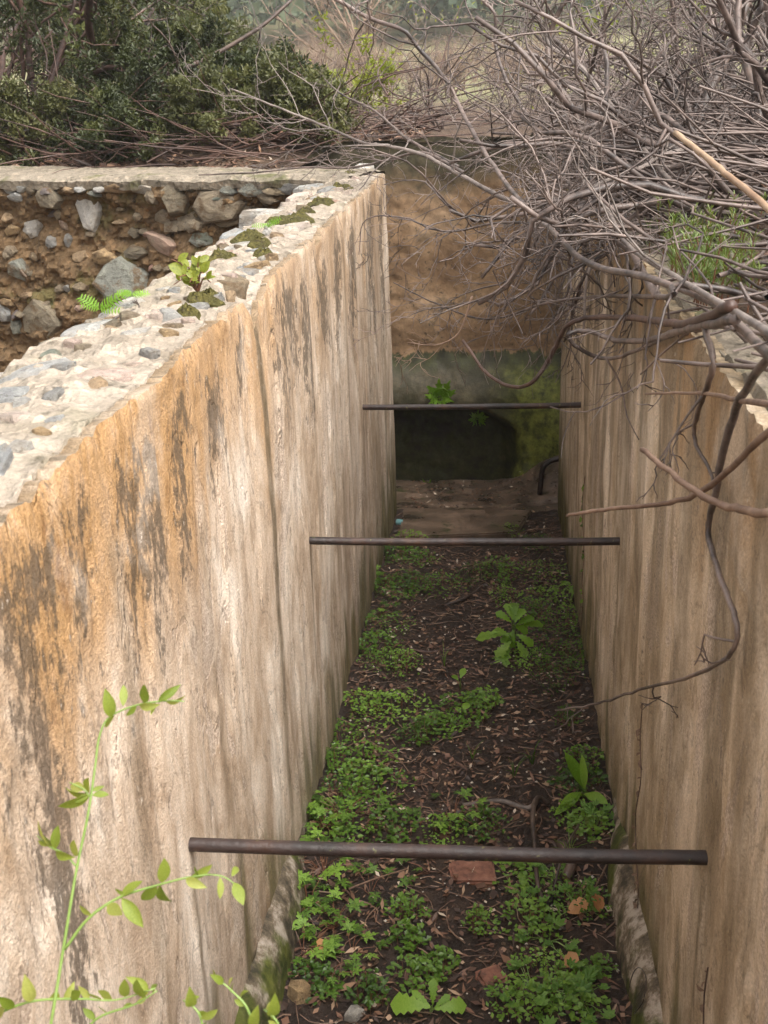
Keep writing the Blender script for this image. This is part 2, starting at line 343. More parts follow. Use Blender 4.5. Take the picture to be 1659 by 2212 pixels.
# ---- trench floor: dark soil
V = []; F = []; nx, ny = 60, 330
for j in range(ny+1):
    y = -1.2+j*(7.3)/ny
    for i in range(nx+1):
        x = -.5+i/nx
        e = min(x+.5, .5-x)
        z = floor_z(x, y) + .022*FR(x*5, y*5, 3) + .010*FR(x*22, y*22, 1) + .03*math.exp(-e/.10)*(1+FR(0, y*2, 4))
        V.append((x, y, z))
for j in range(ny):
    for i in range(nx):
        a = j*(nx+1)+i; F.append((a, a+1, a+nx+2, a+nx+1))
tag(link('trench_floor', mkmesh('trench_floor', V, F, M['soil'], True)), 'dark wet soil floor of the narrow trench', 'floor', kind='structure')
from mathutils.bvhtree import BVHTree
_bvh = BVHTree.FromPolygons(V, F)
def fz(x, y):
    h = _bvh.ray_cast(Vector((x, y, 5)), Vector((0, 0, -1)))
    return h[0].z if h[0] else floor_z(x, y)
def on_floor(px, py):
    z = .15
    for _ in range(12):
        p = atz(px, py, z); z = fz(min(.44, max(-.44, p[0])), p[1])
    return p

# ---- wall faces
def top_left(y):
    z = TOP - .010 + .007*FR(y*3, 1, 2) + .007*FR(y*19, 5, 2) - .016*max(0, N3(y*22, 2, 2)) - .009*max(0, N3(y*44, 6, 2))
    z -= .085*math.exp(-((y-2.60)/.055)**2) + .03*math.exp(-((y-2.72)/.10)**2)
    z -= .06*math.exp(-((y-4.40)/.05)**2) + .03*math.exp(-((y-3.62)/.06)**2)
    return z
def top_right(y):
    z = TOP - .02 + .02*FR(y*3, 7, 2) + .012*FR(y*17, 5, 9)
    return z
def wall_face(sgn, topf, y0, y1, mat, parent, lines, x0=.45):
    """plaster skin about 35 mm thick, undulating and chipped along its upper edge"""
    ny, nz = 720, 84; V = []; F = []; W = []
    left = sgn < 0
    for j in range(ny+1):
        y = y0+(y1-y0)*j/ny
        zt = topf(y); zb = floor_z(0, y)-.15
        cl = FR(y*1.6, 3.3, sgn*2, 3); cl2 = FR(y*5.2, 8.1, sgn*4, 4); cl3 = FR(y*13, 2.2, sgn*6, 3)
        near = 1-sst(1.5, 3.6, y)
        V.append((sgn*(x0+.050), y, zt-.09)); V.append((sgn*(x0+.040), y, zt-.003+.005*N3(y*30, 1, 1)))
        W += [.15, .3, 0, 0]+[.35, .5, .6, .1]*2; dup_i = len(V); V.append(None)
        for k in range(nz+1):
            tt = (k/nz)**1.25
            z = zt+(zb-zt)*tt; dp = zt-z
            n1 = FR(y*2.1, z*.9, sgn*3); n2 = FR(y*9, z*1.6, sgn*5+2, 4)
            d = .004*n1 + .0015*n2 + .0015*FR(y*30, z*9, 8, 2)
            d -= .005*sst(.12, .20, FR(y*6, z*1.2, sgn*7+20, 3))           # skin fallen off in long flakes
            d += .010*(1-sst(0, .04, dp))*cl3 - .003*(1-sst(0, .015, dp))
            ends = .02*(1-sst(0, .05, y1-y))
            V.append((sgn*(x0-d+ends), y, z))
            if k == 0: V[dup_i] = V[-1]
            n3 = FR(y*4.6+.25*N3(z*1.6, y*1.5, 5), z*.75, sgn*9+31, 4)
            dd = dp - .22*cl2 - .16*cl - .10*n2
            if left:
                oc = (1-sst(.10, .52, dd))*(.42+.58*near)
                li = .30*sst(.05, .4, n3+n2*.6)*(1-sst(.7, 1.4, dp))
                for (cy, cwd, cdp) in LICHEN_L:
                    q = abs(y-cy+.04*N3(z*3, cy, 2))/(cwd*1.35)
                    if q < 2: li = max(li, (1-sst(.4, 1.7, q+.5*n2))*(1-sst(.6, 1.35, dp/cdp+.6*n2))*sst(.02, .10, dp+.06*n2))
            else:
                oc = (1-sst(.05, .40, dd))*.85
                li = .3*sst(.1, .5, n3+n2*.6)
            stn = 0
            for (ly, lw, ls, lz) in lines:
                if abs(y-ly) > lw*2.2 or z > lz: continue
                q = abs(y-ly+lw*.9*N3(ly*9, z*2.3, 4)+lw*.3*N3(ly*9, z*11, 2))/lw
                stn = max(stn, ls*(1-sst(.3, 1, q))*sst(0, .04, lz-z)*(1-(.6 if left else .5)*sst(.2, 1.5 if lz > 1.1 else .5, lz-z)))
            if not left: stn = max(stn, .85*sst(.02, .30, n3+.15*cl2+.25*n2)*(1-.72*sst(.2, 1.3, dp)))
            else: stn = max(stn, .20*sst(.15, .5, n3*.6+.9*n2)*sst(2.2, 3.5, y))
            al = z-floor_z(0, y)+.34*n2+.16*n3-.12*sst(3, 6, y)
            ag = .8*(1-sst(.02, .30, al)) + .5*sst(4.7, 5.7, y)*sst(-.1, .3, n3+.3*n2)*(1-sst(.2, 1.6, z))
            if not left: ag += .35*sst(4.9, 5.9, y)
            W += [oc*(1-min(1, stn)*.6), min(1, li), min(1, stn), min(1, ag)]
    st = nz+4
    for j in range(ny):
        for k in range(st-1):
            if k == 2: continue
            a = j*st+k; f = (a, a+1, a+st+1, a+st); F.append(f if sgn > 0 else f[::-1])
    me = mkmesh('plaster_face', V, F, mat, True)
    at_ = me.attributes.new('wear', 'FLOAT_COLOR', 'POINT'); at_.data.foreach_set('color', W)
    return link('plaster_face', me, parent)
wl = empty('trench_wall', (0, 0, 0), 'ochre and beige streaked plaster wall with notched rim and rubble stones exposed on top', 'wall')
wall_face(-1, top_left, -1.2, 6.12, M['plaster_left'], wl, LINES_L)
wr = empty('trench_wall', (0, 0, 0), 'olive brown streaked plaster wall under the overhanging dead branches', 'wall')
wall_face(1, top_right, -1.2, 6.10, M['plaster_right'], wr, LINES_R)

# ---- rubble core of the left wall
def core_left(y): return -.775 + .045*FR(y*2.2, 3, 1) + .03*FR(y*7, 3, 4)
def core_z(x, y):
    z = TOP - .004 + .012*FR(x*7, y*7, 5) + .012*FR(x*24, y*24, 2) - .02*sst(-.56, -.80, x)
    if x > -.56: z = lerp(z, top_left(y)+.002+.006*FR(x*30, y*30, 7), sst(-.56, -.49, x))
    return z
V = []; F = []; nx, ny = 34, 420
for j in range(ny+1):
    y = -1.2+7.28*j/ny; xl = core_left(y)
    row = []
    for i in range(nx+1):
        x = lerp(-.466, xl, i/nx)
        row.append((x, y, core_z(x, y) - (.03*sst(.9, 1, i/nx)) - (.03 if i == 0 else 0)))
    for k in range(1, 13):
        z = lerp(row[nx][2], -.05, k/12)
        row.append((xl + .03*FR(y*6, z*6, 3) + .015*FR(y*20, z*20, 3) - .01*k/12, y, z))
    V += row
st = nx+13
for j in range(ny):
    for i in range(st-1):
        a = j*st+i; F.append((a, a+st, a+st+1, a+1))
F.append(tuple(ny*st+i for i in range(st)))
link('mortar_core', mkmesh('mortar_core', V, F, M['mortar_top'], False), wl)

# ---- stones: a few irregular slabs and lumps, shared as mesh data
def stone_mesh(seed, mat, n=9, flat=.5):
    """angular broken slab: irregular outline, tilted broken top facets"""
    r = random.Random(seed); bm = bmesh.new()
    a0 = r.uniform(0, 6); n = r.choice([5, 6, 6, 7]); tx, ty = r.uniform(-.35, .35), r.uniform(-.35, .35)
    for k in range(n):
        a = a0+2*math.pi*(k+r.uniform(-.28, .28))/n; q = r.uniform(.42, .62)
        x, y = q*math.cos(a), q*math.sin(a); h = .28+tx*x+ty*y
        bm.verts.new((x*1.05, y*1.05, -.6)); bm.verts.new((x, y, h-r.uniform(.12, .3))); f = r.uniform(.80, .95); bm.verts.new((x*f, y*f, h+r.uniform(-.03, .05)))
    for k in range(3):
        x, y = r.uniform(-.25, .25), r.uniform(-.25, .25); bm.verts.new((x, y, .34+tx*x+ty*y+r.uniform(0, .07)))
    bmesh.ops.convex_hull(bm, input=bm.verts)
    for v in [v for v in bm.verts if not v.link_faces]: bm.verts.remove(v)
    me = bpy.data.meshes.new('stone'); bm.to_mesh(me); bm.free(); me.materials.append(M[mat]); return me
_sm = {}
def stone(parent, loc, dims, rot, mat, seed=None):
    key = (mat, rng.randrange(5))
    if key not in _sm: _sm[key] = stone_mesh(sum(map(ord, mat))+key[1]*17, mat)
    o = link('stone', _sm[key], parent, loc); o.scale = dims; o.rotation_euler = rot
    return o
S1_ = lambda zx, zy: (zx/3.497, 271+zy/3.497)
S2_ = lambda zx, zy: (406.6+zx/3.497, 305+zy/3.497)
S3_ = lambda zx, zy: (zx/3.497, 677.7+zy/3.497)
tops = [(S2_, 600, 510, 210, 110, 'stone_pale'), (S2_, 770, 630, 330, 100, 'stone_top'), (S2_, 710, 705, 320, 55, 'stone_pink'), (S2_, 370, 660, 160, 70, 'stone_top'), (S2_, 490, 925, 200, 120, 'stone_dark'),
 (S2_, 290, 825, 130, 60, 'stone_red'), (S2_, 350, 775, 180, 60, 'stone_pale'), (S2_, 610, 800, 330, 85, 'stone_top'), (S2_, 130, 795, 130, 80, 'stone_top'), (S2_, 740, 740, 180, 35, 'stone_dark'),
 (S2_, 1250, 285, 230, 38, 'stone_pink'), (S2_, 1330, 190, 140, 40, 'stone_pale'), (S2_, 1110, 435, 210, 38, 'stone_red'), (S2_, 830, 390, 180, 42, 'stone_pink'), (S2_, 760, 425, 170, 45, 'stone_top'),
 (S2_, 900, 310, 210, 40, 'stone_top'), (S2_, 1060, 360, 110, 50, 'stone_dark'), (S2_, 890, 470, 150, 60, 'stone_pale'), (S2_, 160, 1200, 330, 150, 'stone_dark'), (S2_, 380, 1020, 240, 110, 'stone_face'),
 (S2_, 530, 1045, 90, 80, 'stone_ochre'), (S3_, 250, 380, 480, 190, 'stone_top'), (S3_, 380, 230, 190, 120, 'stone_green'), (S3_, 800, 430, 470, 95, 'stone_pink'), (S3_, 80, 560, 170, 120, 'stone_top'),
 (S3_, 390, 585, 170, 60, 'stone_dark'), (S3_, 850, 510, 170, 60, 'stone_ochre'), (S3_, 100, 750, 320, 80, 'stone_pink'), (S3_, 520, 790, 260, 50, 'stone_top'), (S3_, 80, 1090, 240, 190, 'stone_top'),
 (S3_, 310, 985, 250, 75, 'stone_pale'), (S1_, 620, 1460, 330, 110, 'stone_pale'), (S1_, 1000, 1310, 330, 80, 'stone_top'), (S1_, 1340, 1450, 300, 60, 'stone_top'), (S1_, 1120, 1420, 200, 50, 'stone_pink'),
 (S3_, 640, 850, 160, 50, 'stone_ochre'), (S3_, 1100, 330, 170, 60, 'stone_pink'), (S3_, 660, 190, 200, 40, 'stone_face'), (S3_, 1000, 130, 240, 50, 'stone_pale'), (S2_, 1000, 250, 150, 30, 'stone_pale'), (S2_, 1200, 230, 170, 30, 'stone_top')]
for f, zx, zy, wz, hz, mt in tops:
    px, py = f(zx, zy); wp, hp = wz/3.497, hz/3.497
    c = atz(px, py, TOP); a = atz(px-wp/2, py, TOP); b = atz(px+wp/2, py, TOP); n_ = atz(px, py+hp/2, TOP); g = atz(px, py-hp/2, TOP)
    dx = min(.26, np.linalg.norm(b-a)*.95); dy = min(.24, np.linalg.norm(g-n_)*.8)
    x = min(-.52-dx*.3, max(core_left(c[1])+dx*.25, c[0])); y = c[1]
    if x > -.5-dx/2: dx = max(.05, 2*(-.50-x))
    hgt = U(.035, .06)
    stone(wl, (x, y, core_z(x, y)-.004-hgt*.22+U(-.002, .004)), (dx*1.12, dy*1.12, hgt), (U(-.05, .05), U(-.05, .05), U(-.35, .35)), mt)
for k in range(70):                                                     # pebbles and spalls in the mortar
    y = U(1.0, 6.0); x = U(core_left(y)+.03, -.50); s = U(.018, .05)
    stone(wl, (x, y, core_z(x, y)+.002), (s*U(.8, 1.6), s*U(.8, 1.6), s*.6), (U(-.3, .3), U(-.3, .3), U(0, 6)), rng.choice(['stone_top', 'stone_pink', 'stone_pale', 'stone_face', 'stone_ochre']))
# tumbled stones along the pit side of the left wall
for k in range(26):
    y = .8+k*.2+U(-.06, .06); z = TOP-U(.05, .14); x = core_left(y)+U(.0, .03)
    stone(wl, (x, y, z), (U(.10, .2), U(.12, .24), U(.08, .14)), (U(-.3, .3), U(-.4, .1), U(0, 6)), rng.choice(['stone_top', 'stone_face', 'stone_green', 'stone_pale']))

# ---- crosswise rubble wall at the end of the pit
cw = empty('rubble_wall', (0, 0, 0), 'crosswise earth-mortared rubble wall with a flat concrete coping behind the open pit', 'wall')
A0 = np.array([-.60, 5.69]); A1 = np.array([-5.2, 6.95]); L_ = np.linalg.norm(A1-A0); ud = (A1-A0)/L_; nrm = np.array([ud[1], -ud[0]])  # outward towards the pit
if nrm[1] > 0: nrm = -nrm
def face_depth(u, z):
    s = .05*FR(u*2.2, z*2.2, 4) + .045*FR(u*7, z*9, 6) + .022*FR(u*22, z*26, 6)
    s -= .05*sst(1.78, 1.70, z)*sst(1.35, 1.6, z)*(1-sst(.0, 1.2, u)*.3)     # undercut below the coping
    return s
V = []; F = []; nu, nz = 300, 120
for j in range(nu+1):
    u = L_*j/nu
    for k in range(nz+1):
        z = lerp(TOP-.035, -.15, k/nz); p = A0+ud*u+nrm*(face_depth(u, z))
        V.append((p[0], p[1], z))
for j in range(nu):
    for k in range(nz):
        a = j*(nz+1)+k; F.append((a, a+nz+1, a+nz+2, a+1))
link('mortar_face', mkmesh('mortar_face', V, F, M['mortar_face'], False), cw)
# concrete coping: slab with uneven front lip
B0 = np.array([-.46, 6.13]); B1 = np.array([-5.2, 8.15])
V = []; F = []; nu, nv = 220, 26
for j in range(nu+1):
    s = j/nu; fr = A0+ud*L_*s+nrm*(.03+.03*FR(s*26, 2, 2)+.012*FR(s*90, 4, 4)); fr[0] = min(fr[0], -.462); bk = lerp(B0, B1, s)
    V.append((fr[0], fr[1]+.012, TOP-.05+.02*FR(s*30, 1, 8)))
    for k in range(nv+1):
        p = lerp(fr, bk, k/nv); x, y = p
        z = TOP+.008+.012*FR(x*4, y*4, 1)+.006*FR(x*20, y*20, 1)-.02*(1-sst(0, .08, k/nv))+.02*s
        V.append((x, y, z))
    V.append((bk[0], bk[1], TOP-.5))
st = nv+3
for j in range(nu):
    for k in range(st-1):
        a = j*st+k; F.append((a, a+1, a+st+1, a+st))
link('coping', mkmesh('coping', V, F, M['coping'], False), cw)
# end of the wall, facing the trench mouth
V = []; F = []
for k in range(31):
    z = lerp(TOP-.01, -.2, k/30)
    for i in range(9):
        V.append((-.458-.006*i+.006*FR(i*.7, z*4, 2)-(.03 if i == 8 else 0), 6.10+.03*i-.02+.0, z))
for k in range(30):
    for i in range(8):
        a = k*9+i; F.append((a, a+9, a+10, a+1))
link('wall_end', mkmesh('wall_end', V, F, M['plaster_left'], True), cw)
faces = [(S1_, 625, 650, 195, 260, 'stone_pale', .1), (S1_, 775, 1010, 200, 145, 'stone_ochre', .1), (S1_, 570, 1000, 105, 75, 'stone_ochre', 0), (S1_, 930, 1180, 340, 270, 'stone_green', 0), (S1_, 200, 790, 170, 110, 'stone_pale', .6),
 (S1_, 60, 800, 130, 85, 'stone_ochre', .3), (S1_, 370, 675, 125, 45, 'stone_purple', 0), (S1_, 110, 550, 130, 65, 'stone_top', 0), (S1_, 370, 540, 190, 145, 'stone_face', 0),
 (S1_, 55, 440, 95, 85, 'stone_pale', 0), (S1_, 145, 425, 105, 55, 'stone_pale', 0), (S1_, 228, 445, 95, 62, 'stone_face', 0), (S1_, 340, 425, 115, 60, 'stone_purple', 0), (S1_, 520, 408, 75, 42, 'stone_ochre', 0), (S1_, 615, 405, 75, 38, 'stone_pale', 0), (S1_, 755, 405, 95, 38, 'stone_pale', 0), (S1_, 880, 425, 210, 75, 'stone_ochre', 0), (S1_, 1075, 395, 200, 80, 'stone_top', 0),
 (S1_, 1310, 550, 215, 180, 'stone_face', 0), (S1_, 1180, 690, 160, 115, 'stone_face', 0), (S1_, 1150, 540, 105, 95, 'stone_face', 0), (S1_, 1400, 730, 220, 150, 'stone_face', .2), (S1_, 1500, 860, 160, 130, 'stone_green', .4), (S1_, 1270, 770, 130, 100, 'stone_face', 0), (S1_, 1440, 415, 110, 60, 'stone_green', 0), (S1_, 1210, 900, 240, 100, 'stone_red', -.7), (S1_, 1000, 970, 200, 90, 'stone_face', 0),
 (S1_, 140, 1100, 170, 165, 'stone_green', 0), (S1_, 320, 1460, 310, 250, 'stone_face', 0), (S1_, 30, 1420, 100, 140, 'stone_top', 0), (S1_, 130, 1430, 55, 65, 'stone_purple', 0), (S1_, 125, 1520, 55, 110, 'stone_green', 0), (S1_, 505, 1240, 85, 65, 'stone_top', 0), (S1_, 385, 890, 60, 80, 'stone_dark', 0), (S1_, 470, 890, 52, 95, 'stone_dark', 0), (S1_, 430, 760, 70, 70, 'stone_red', 0),
 (S2_, 210, 480, 390, 230, 'stone_face', .15), (S2_, 120, 350, 210, 105, 'stone_face', 0), (S2_, 500, 310, 190, 105, 'stone_green', 0), (S2_, 310, 300, 105, 75, 'stone_green', 0), (S2_, 770, 290, 210, 75, 'stone_dark', 0), (S2_, 400, 530, 140, 190, 'stone_face', .2), (S2_, 80, 740, 160, 115, 'stone_green', 0), (S2_, 30, 640, 160, 95, 'stone_face', .3), (S2_, 20, 290, 95, 55, 'stone_green', 0), (S2_, 690, 375, 200, 70, 'stone_face', 0), (S2_, 260, 610, 200, 90, 'stone_face', 0), (S2_, 600, 430, 150, 70, 'stone_face', 0),
 (S1_, 640, 830, 70, 50, 'stone_face', 0), (S1_, 880, 640, 60, 40, 'stone_face', 0), (S1_, 60, 950, 90, 60, 'stone_face', 0), (S1_, 720, 520, 80, 45, 'stone_green', 0), (S1_, 610, 1220, 90, 60, 'stone_face', 0), (S1_, 240, 1000, 80, 60, 'stone_face', 0), (S1_, 1010, 700, 70, 60, 'stone_face', 0)]
for k in range(34): faces.append((S1_, U(0, 1650) if k < 22 else U(1500, 2100), U(430, 1500) if k < 22 else U(380, 800), U(35, 100), U(28, 75), rng.choice(['stone_face', 'stone_face', 'stone_ochre', 'stone_green', 'stone_red']), U(-.6, .6)))
frot = math.atan2(ud[1], ud[0])+math.pi
def on_face(px, py):
    d = ray(px, py); den = d[0]*nrm[0]+d[1]*nrm[1]; t_ = ((A0-CAM[:2])@nrm)/den; return CAM+d*t_
for f, zx, zy, wz, hz, mt, tilt in faces:
    px, py = f(zx, zy); p = on_face(px, py); dist = np.linalg.norm(p-CAM)
    wv = wz/3.497/FPX*dist*1.06; hv = hz/3.497/FPX*dist*1.06
    u = (p[:2]-A0)@ud; z = p[2]
    if z > TOP-.05: z = TOP-.05
    q = A0+ud*u+nrm*(face_depth(u, z)-.006)
    o = stone(cw, (q[0], q[1], z), (1, 1, 1), (0, 0, 0), mt)
    ex = Vector((-ud[0], -ud[1], 0)); ez = Vector((nrm[0], nrm[1], 0)); ey = ez.cross(ex)
    mm = Matrix((ex, ey, ez)).transposed().to_4x4() @ Matrix.Rotation(tilt+U(-.12, .12), 4, 'Z') @ Matrix.Rotation(U(-.14, .14), 4, 'X') @ Matrix.Rotation(U(-.14, .14), 4, 'Y')
    o.matrix_basis = Matrix.Translation((q[0], q[1], z)) @ mm @ Matrix.Diagonal((wv*1.08, hv*1.08, U(.08, .12), 1))
# ---- pit floor left of the trench
V = []; F = []; n_ = 70
for j in range(n_+1):
    for i in range(n_+1):
        x = lerp(-.70, -6.2, i/n_); y = lerp(-1.6, 7.2, j/n_)
        V.append((x, y, .35+.08*FR(x, y, 2)+.03*FR(x*5, y*5, 2)))
for j in range(n_):
    for i in range(n_):
        a = j*(n_+1)+i; F.append((a, a+n_+1, a+n_+2, a+1))
tag(link('pit_floor', mkmesh('pit_floor', V, F, M['mortar_face'], True)), 'brown earth floor of the open pit', 'floor', kind='structure')

# ---- right wall: concrete rim and body
V = []; F = []; ny = 260
for j in range(ny+1):
    y = -1.2+7.3*j/ny
    for k in range(12):
        x = .466+.16*k/11; V.append((x, y, top_right(y)-(.03 if k == 0 else -.004)+.016*FR(x*9, y*9, 3)+.008*FR(x*30, y*30, 1)-.09*sst(6, 11, k)))
for j in range(ny):
    for k in range(11):
        a = j*12+k; F.append((a, a+1, a+13, a+12))
link('concrete_rim', mkmesh('concrete_rim', V, F, M['coping'], False), wr)
V = []; F = []
for k in range(31):
    z = lerp(TOP-.02, -.25, k/30)
    for i in range(11): V.append((.449+.012*i*2.6+.004*FR(i, z*5, 3)-(0 if i else -.004), 6.098-.004*(i == 0)+.012*sst(0, 2, i)+.005*FR(i*.8, z*3, 1), z))
for k in range(30):
    for i in range(10):
        a = k*11+i; F.append((a, a+1, a+12, a+11))
link('wall_end', mkmesh('wall_end', V, F, M['plaster_right'], True), wr)

# ---- plinths (sloped fillets where wall meets floor, near end)
def plinth(sgn, y0, y1, parent, w0, h0):
    V = []; F = []; n_ = 110
    for j in range(n_+1):
        y = lerp(y0, y1, j/n_); e = sst(0, .10, (1-j/n_)); h = h0*(1+.15*FR(y*4, sgn, 1))*(.35+.65*e); wd = w0*(1+.25*FR(y*5, sgn, 7))*e+.004
        zf = floor_z(0, y)
        prof = [(.452, zf+h+.012), (.45-wd*.25, zf+h), (.45-wd*.55, zf+h*.82), (.45-wd*.85, zf+h*.5), (.45-wd*1.0, zf+h*.1), (.45-wd*1.05, zf-.1)]
        for i, (x, z) in enumerate(prof): V.append((sgn*(x+.006*FR(y*17, i, 3)), y, z+.006*FR(y*19, i*2, 3)))
    for j in range(n_):
        for i in range(5):
            a = j*6+i; f = (a, a+1, a+7, a+6); F.append(f if sgn > 0 else f[::-1])
    F.append(tuple(range(n_*6, n_*6+6)))
    link('plinth', mkmesh('plinth', V, F, M['plinth'], True), parent)
plinth(1, -1.2, 2.95, wr, .050, .12); plinth(-1, -1.2, 2.75, wl, .050, .13)

# ---- far chamber wall with bulging foot and dark hollow
fwl = empty('chamber_wall', (0, 0, 0), 'brown end wall with a mossy damp foot and a dark hollow', 'wall')
def far_y(x, z):
    y = 6.90
    y -= .14*sst(.78, .45, z)*(1-.3*sst(.1, .6, x))                     # foot slopes forward below the tide line
    y -= .34*sst(.15, .75, x)*sst(.95, .0, z)                             # curves round towards the viewer on the right
    cx = .22 if z < .2 else .22-.22*sst(.2, .43, z)**2                    # hollow with a rounded right side
    hole = (1-sst(cx-.10, cx+.07, x))*(1-sst(.37, .45, z+.03*FR(x*6, 1, 2)))
    y += .17*hole
    y -= .10*sst(.1, -.1, z)*(1-hole)
    return y + .015*FR(x*3, z*3, 2) + .006*FR(x*14, z*14, 3)
V = []; F = []; nx, nz = 190, 170
for j in range(nx+1):
    x = lerp(-1.15, 1.9, j/nx)
    for k in range(nz+1):
        z = lerp(1.985+.03*FR(x*3, 1, 1)-.10*(1-sst(-1.1, -.7, x)), -.22, k/nz); V.append((x, far_y(x, z), z))
for j in range(nx):
    for k in range(nz):
        a = j*(nz+1)+k; F.append((a, a+1, a+nz+2, a+nz+1))
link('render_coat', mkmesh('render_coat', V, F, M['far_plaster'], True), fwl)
# chamber floor: wet concrete, rising to the right, with a low step
V = []; F = []; nx, ny = 110, 60
for j in range(ny+1):
    y = lerp(6.02, 7.45, j/ny)
    for i in range(nx+1):
        x = lerp(-1.2, 1.9, i/nx)
        z = -.012-.10*(y-6.1)+.36*sst(.08, .66, x)*sst(6.12, 6.8, y)+.004*FR(x*4, y*4, 2)+.003*FR(x*25, y*25, 2)
        if i and abs(y-6.26-.02*x) < .014: z -= .012
        V.append((x, y, z))
for j in range(ny):
    for i in range(nx):
        a = j*(nx+1)+i; F.append((a, a+1, a+nx+2, a+nx+1))
tag(link('chamber_floor', mkmesh('chamber_floor', V, F, M['wet_slab'], True)), 'wet brown concrete floor at the trench mouth', 'floor', kind='structure')
def slab(name, pts, h, mat, label, cat, parent=None):
    bm = bmesh.new(); vs_ = [bm.verts.new(p) for p in pts]; f = bm.faces.new(vs_)
    r_ = bmesh.ops.extrude_face_region(bm, geom=[f]); bmesh.ops.translate(bm, vec=(0, 0, h), verts=[v for v in r_['geom'] if isinstance(v, bmesh.types.BMVert)])
    bmesh.ops.recalc_face_normals(bm, faces=bm.faces); bmesh.ops.bevel(bm, geom=bm.edges[:], offset=min(.008, h*.3), segments=2, affect='EDGES')
    bmesh.ops.subdivide_edges(bm, edges=[e for e in bm.edges if e.calc_length() > .1], cuts=4, use_grid_fill=True)
    for v in bm.verts: v.co += Vector((.004*FR(v.co.x*20, v.co.y*20, 1), .004*FR(v.co.x*20, v.co.y*20, 5), .003*FR(v.co.x*30, v.co.y*30, 9)))
    me = bpy.data.meshes.new(name); bm.to_mesh(me); bm.free(); me.materials.append(mat)
    return tag(link(name, me), label, cat)
slab('concrete_slab', [(-.40, 5.55, .02), (.22, 5.62, .02), (.30, 6.0, 0), (-.41, 6.04, 0)], .05, M['wet_slab'], 'wet worn concrete slab lying across the trench end behind the litter', 'slab')

# ---- iron bars across the trench
def bar(y, dz, label, r):
    b = Buf(); n_ = 48; pts = []; rad = []
    for i in range(n_+1):
        s = i/n_; pts.append((lerp(-.475, .475, s), y+.002*N3(s*5, y, 1), ZB+dz*(s-.5)+.003*N3(s*3, y, 7)-.004*math.sin(math.pi*s))); rad.append(r*(1+.035*N3(s*31, y, 3)))
    b.tube(pts, rad, 14)
    o = tag(link('iron_bar', b.mesh('iron_bar', M['iron'], True)), label, 'bar', 'rusty bars spanning the trench')
    return o
bar(BARS[0], .0, 'rusty round iron bar spanning the trench above the lobed-leaf weeds and red brick', .0128)
bar(BARS[1], .0, 'middle of three rusty iron bars spanning the trench, above the concrete slab', .0118)
bar(BARS[2], .0, 'rusty iron bar in front of the mossy hollow and wall fern', .0118)

# ---- bent pipe in the chamber
b = Buf(); pz = [at(1166, 1046, 6.36), at(1170, 1025, 6.36), at(1175, 1008, 6.36), at(1186, 998, 6.36), at(1202, 992, 6.36), at(1260, 984, 6.36)]
pz[0][2] -= .06
def smooth(pts, n=6):
    P = [np.asarray(p, float) for p in pts]; P = [2*P[0]-P[1]]+P+[2*P[-1]-P[-2]]; out = []
    for i in range(1, len(P)-2):
        for k in range(n):
            t_ = k/n; out.append(.5*((2*P[i])+(-P[i-1]+P[i+1])*t_+(2*P[i-1]-5*P[i]+4*P[i+1]-P[i+2])*t_*t_+(-P[i-1]+3*P[i]-3*P[i+1]+P[i+2])*t_**3))
    out.append(P[-2]); return np.array(out)
pp = smooth(pz); b.tube(pp, [.016]*len(pp), 10)
tag(link('bent_pipe', b.mesh('bent_pipe', M['iron'], True)), 'bent black iron pipe stub rising from the chamber floor by the wall', 'pipe')

# ================================================================== GROUND BEYOND
def back_edge(x):
    if x > -1.0: return 6.89
    return lerp(6.89, 6.40, sst(-1.0, -1.1, x)) if x > -1.1 else float(np.interp(-x, [1.1, 5.2, 400], [6.40, 8.12, 8.12]))
def ground_z(x, y):
    z = 1.98+.04*FR(x*.6, y*.6, 3)+.02*FR(x*3, y*3, 1)
    if x > .7: z += .10*sst(.9, 2.6, x)+.10*sst(2.5, 9, x)
    if y < 7.2 and x > .5: z -= .13*(1-sst(.62, 1.0, x))+.05*(1-sst(.55, .62, x))+.08*(1-sst(1.7, 2.3, y))*(1-sst(.6, .9, x))
    z += .012*min(60, max(0, y-12))
    if y > 34: z += (52*sst(45, 290, y)+.02*min(y-34, 130))*(1+.18*FR(x*.012, y*.012, 5))
    if x < -.95 and y < 10: z -= .125*(1-sst(0, .6, y-back_edge(x)))
    return z
def patch(V, F, xs, ys, yf=None):
    b0 = len(V)
    for j, y in enumerate(ys):
        for x in xs:
            yy = y
            if yf: y0 = yf(x); yy = y0+(y-ys[0])*(ys[-1]-y0)/(ys[-1]-ys[0])
            V.append((x, yy, ground_z(x, yy)))
    n_ = len(xs)
    for j in range(len(ys)-1):
        for i in range(n_-1):
            a = b0+j*n_+i; F.append((a, a+1, a+n_+1, a+n_))
V = []; F = []
geo = lambda a, b, n_, p: [a+(b-a)*(i/n_)**p for i in range(n_+1)]
patch(V, F, geo(.555, 260, 74, 3.2), geo(-30, 6.97, 70, .6))
xs = [-q for q in geo(0, 420, 74, 3)][::-1][:-1]+geo(0, 420, 74, 3)
patch(V, F, xs, geo(6.97, 520, 140, 2.6), back_edge)
patch(V, F, [-q for q in geo(5.2, 260, 30, 3)][::-1], geo(-30, 8.12, 40, .7))
tag(link('ground', mkmesh('ground', V, F, M['earth'], True)), 'brown earth and pale meadow beyond the walls rising to a hill', 'ground', kind='structure')

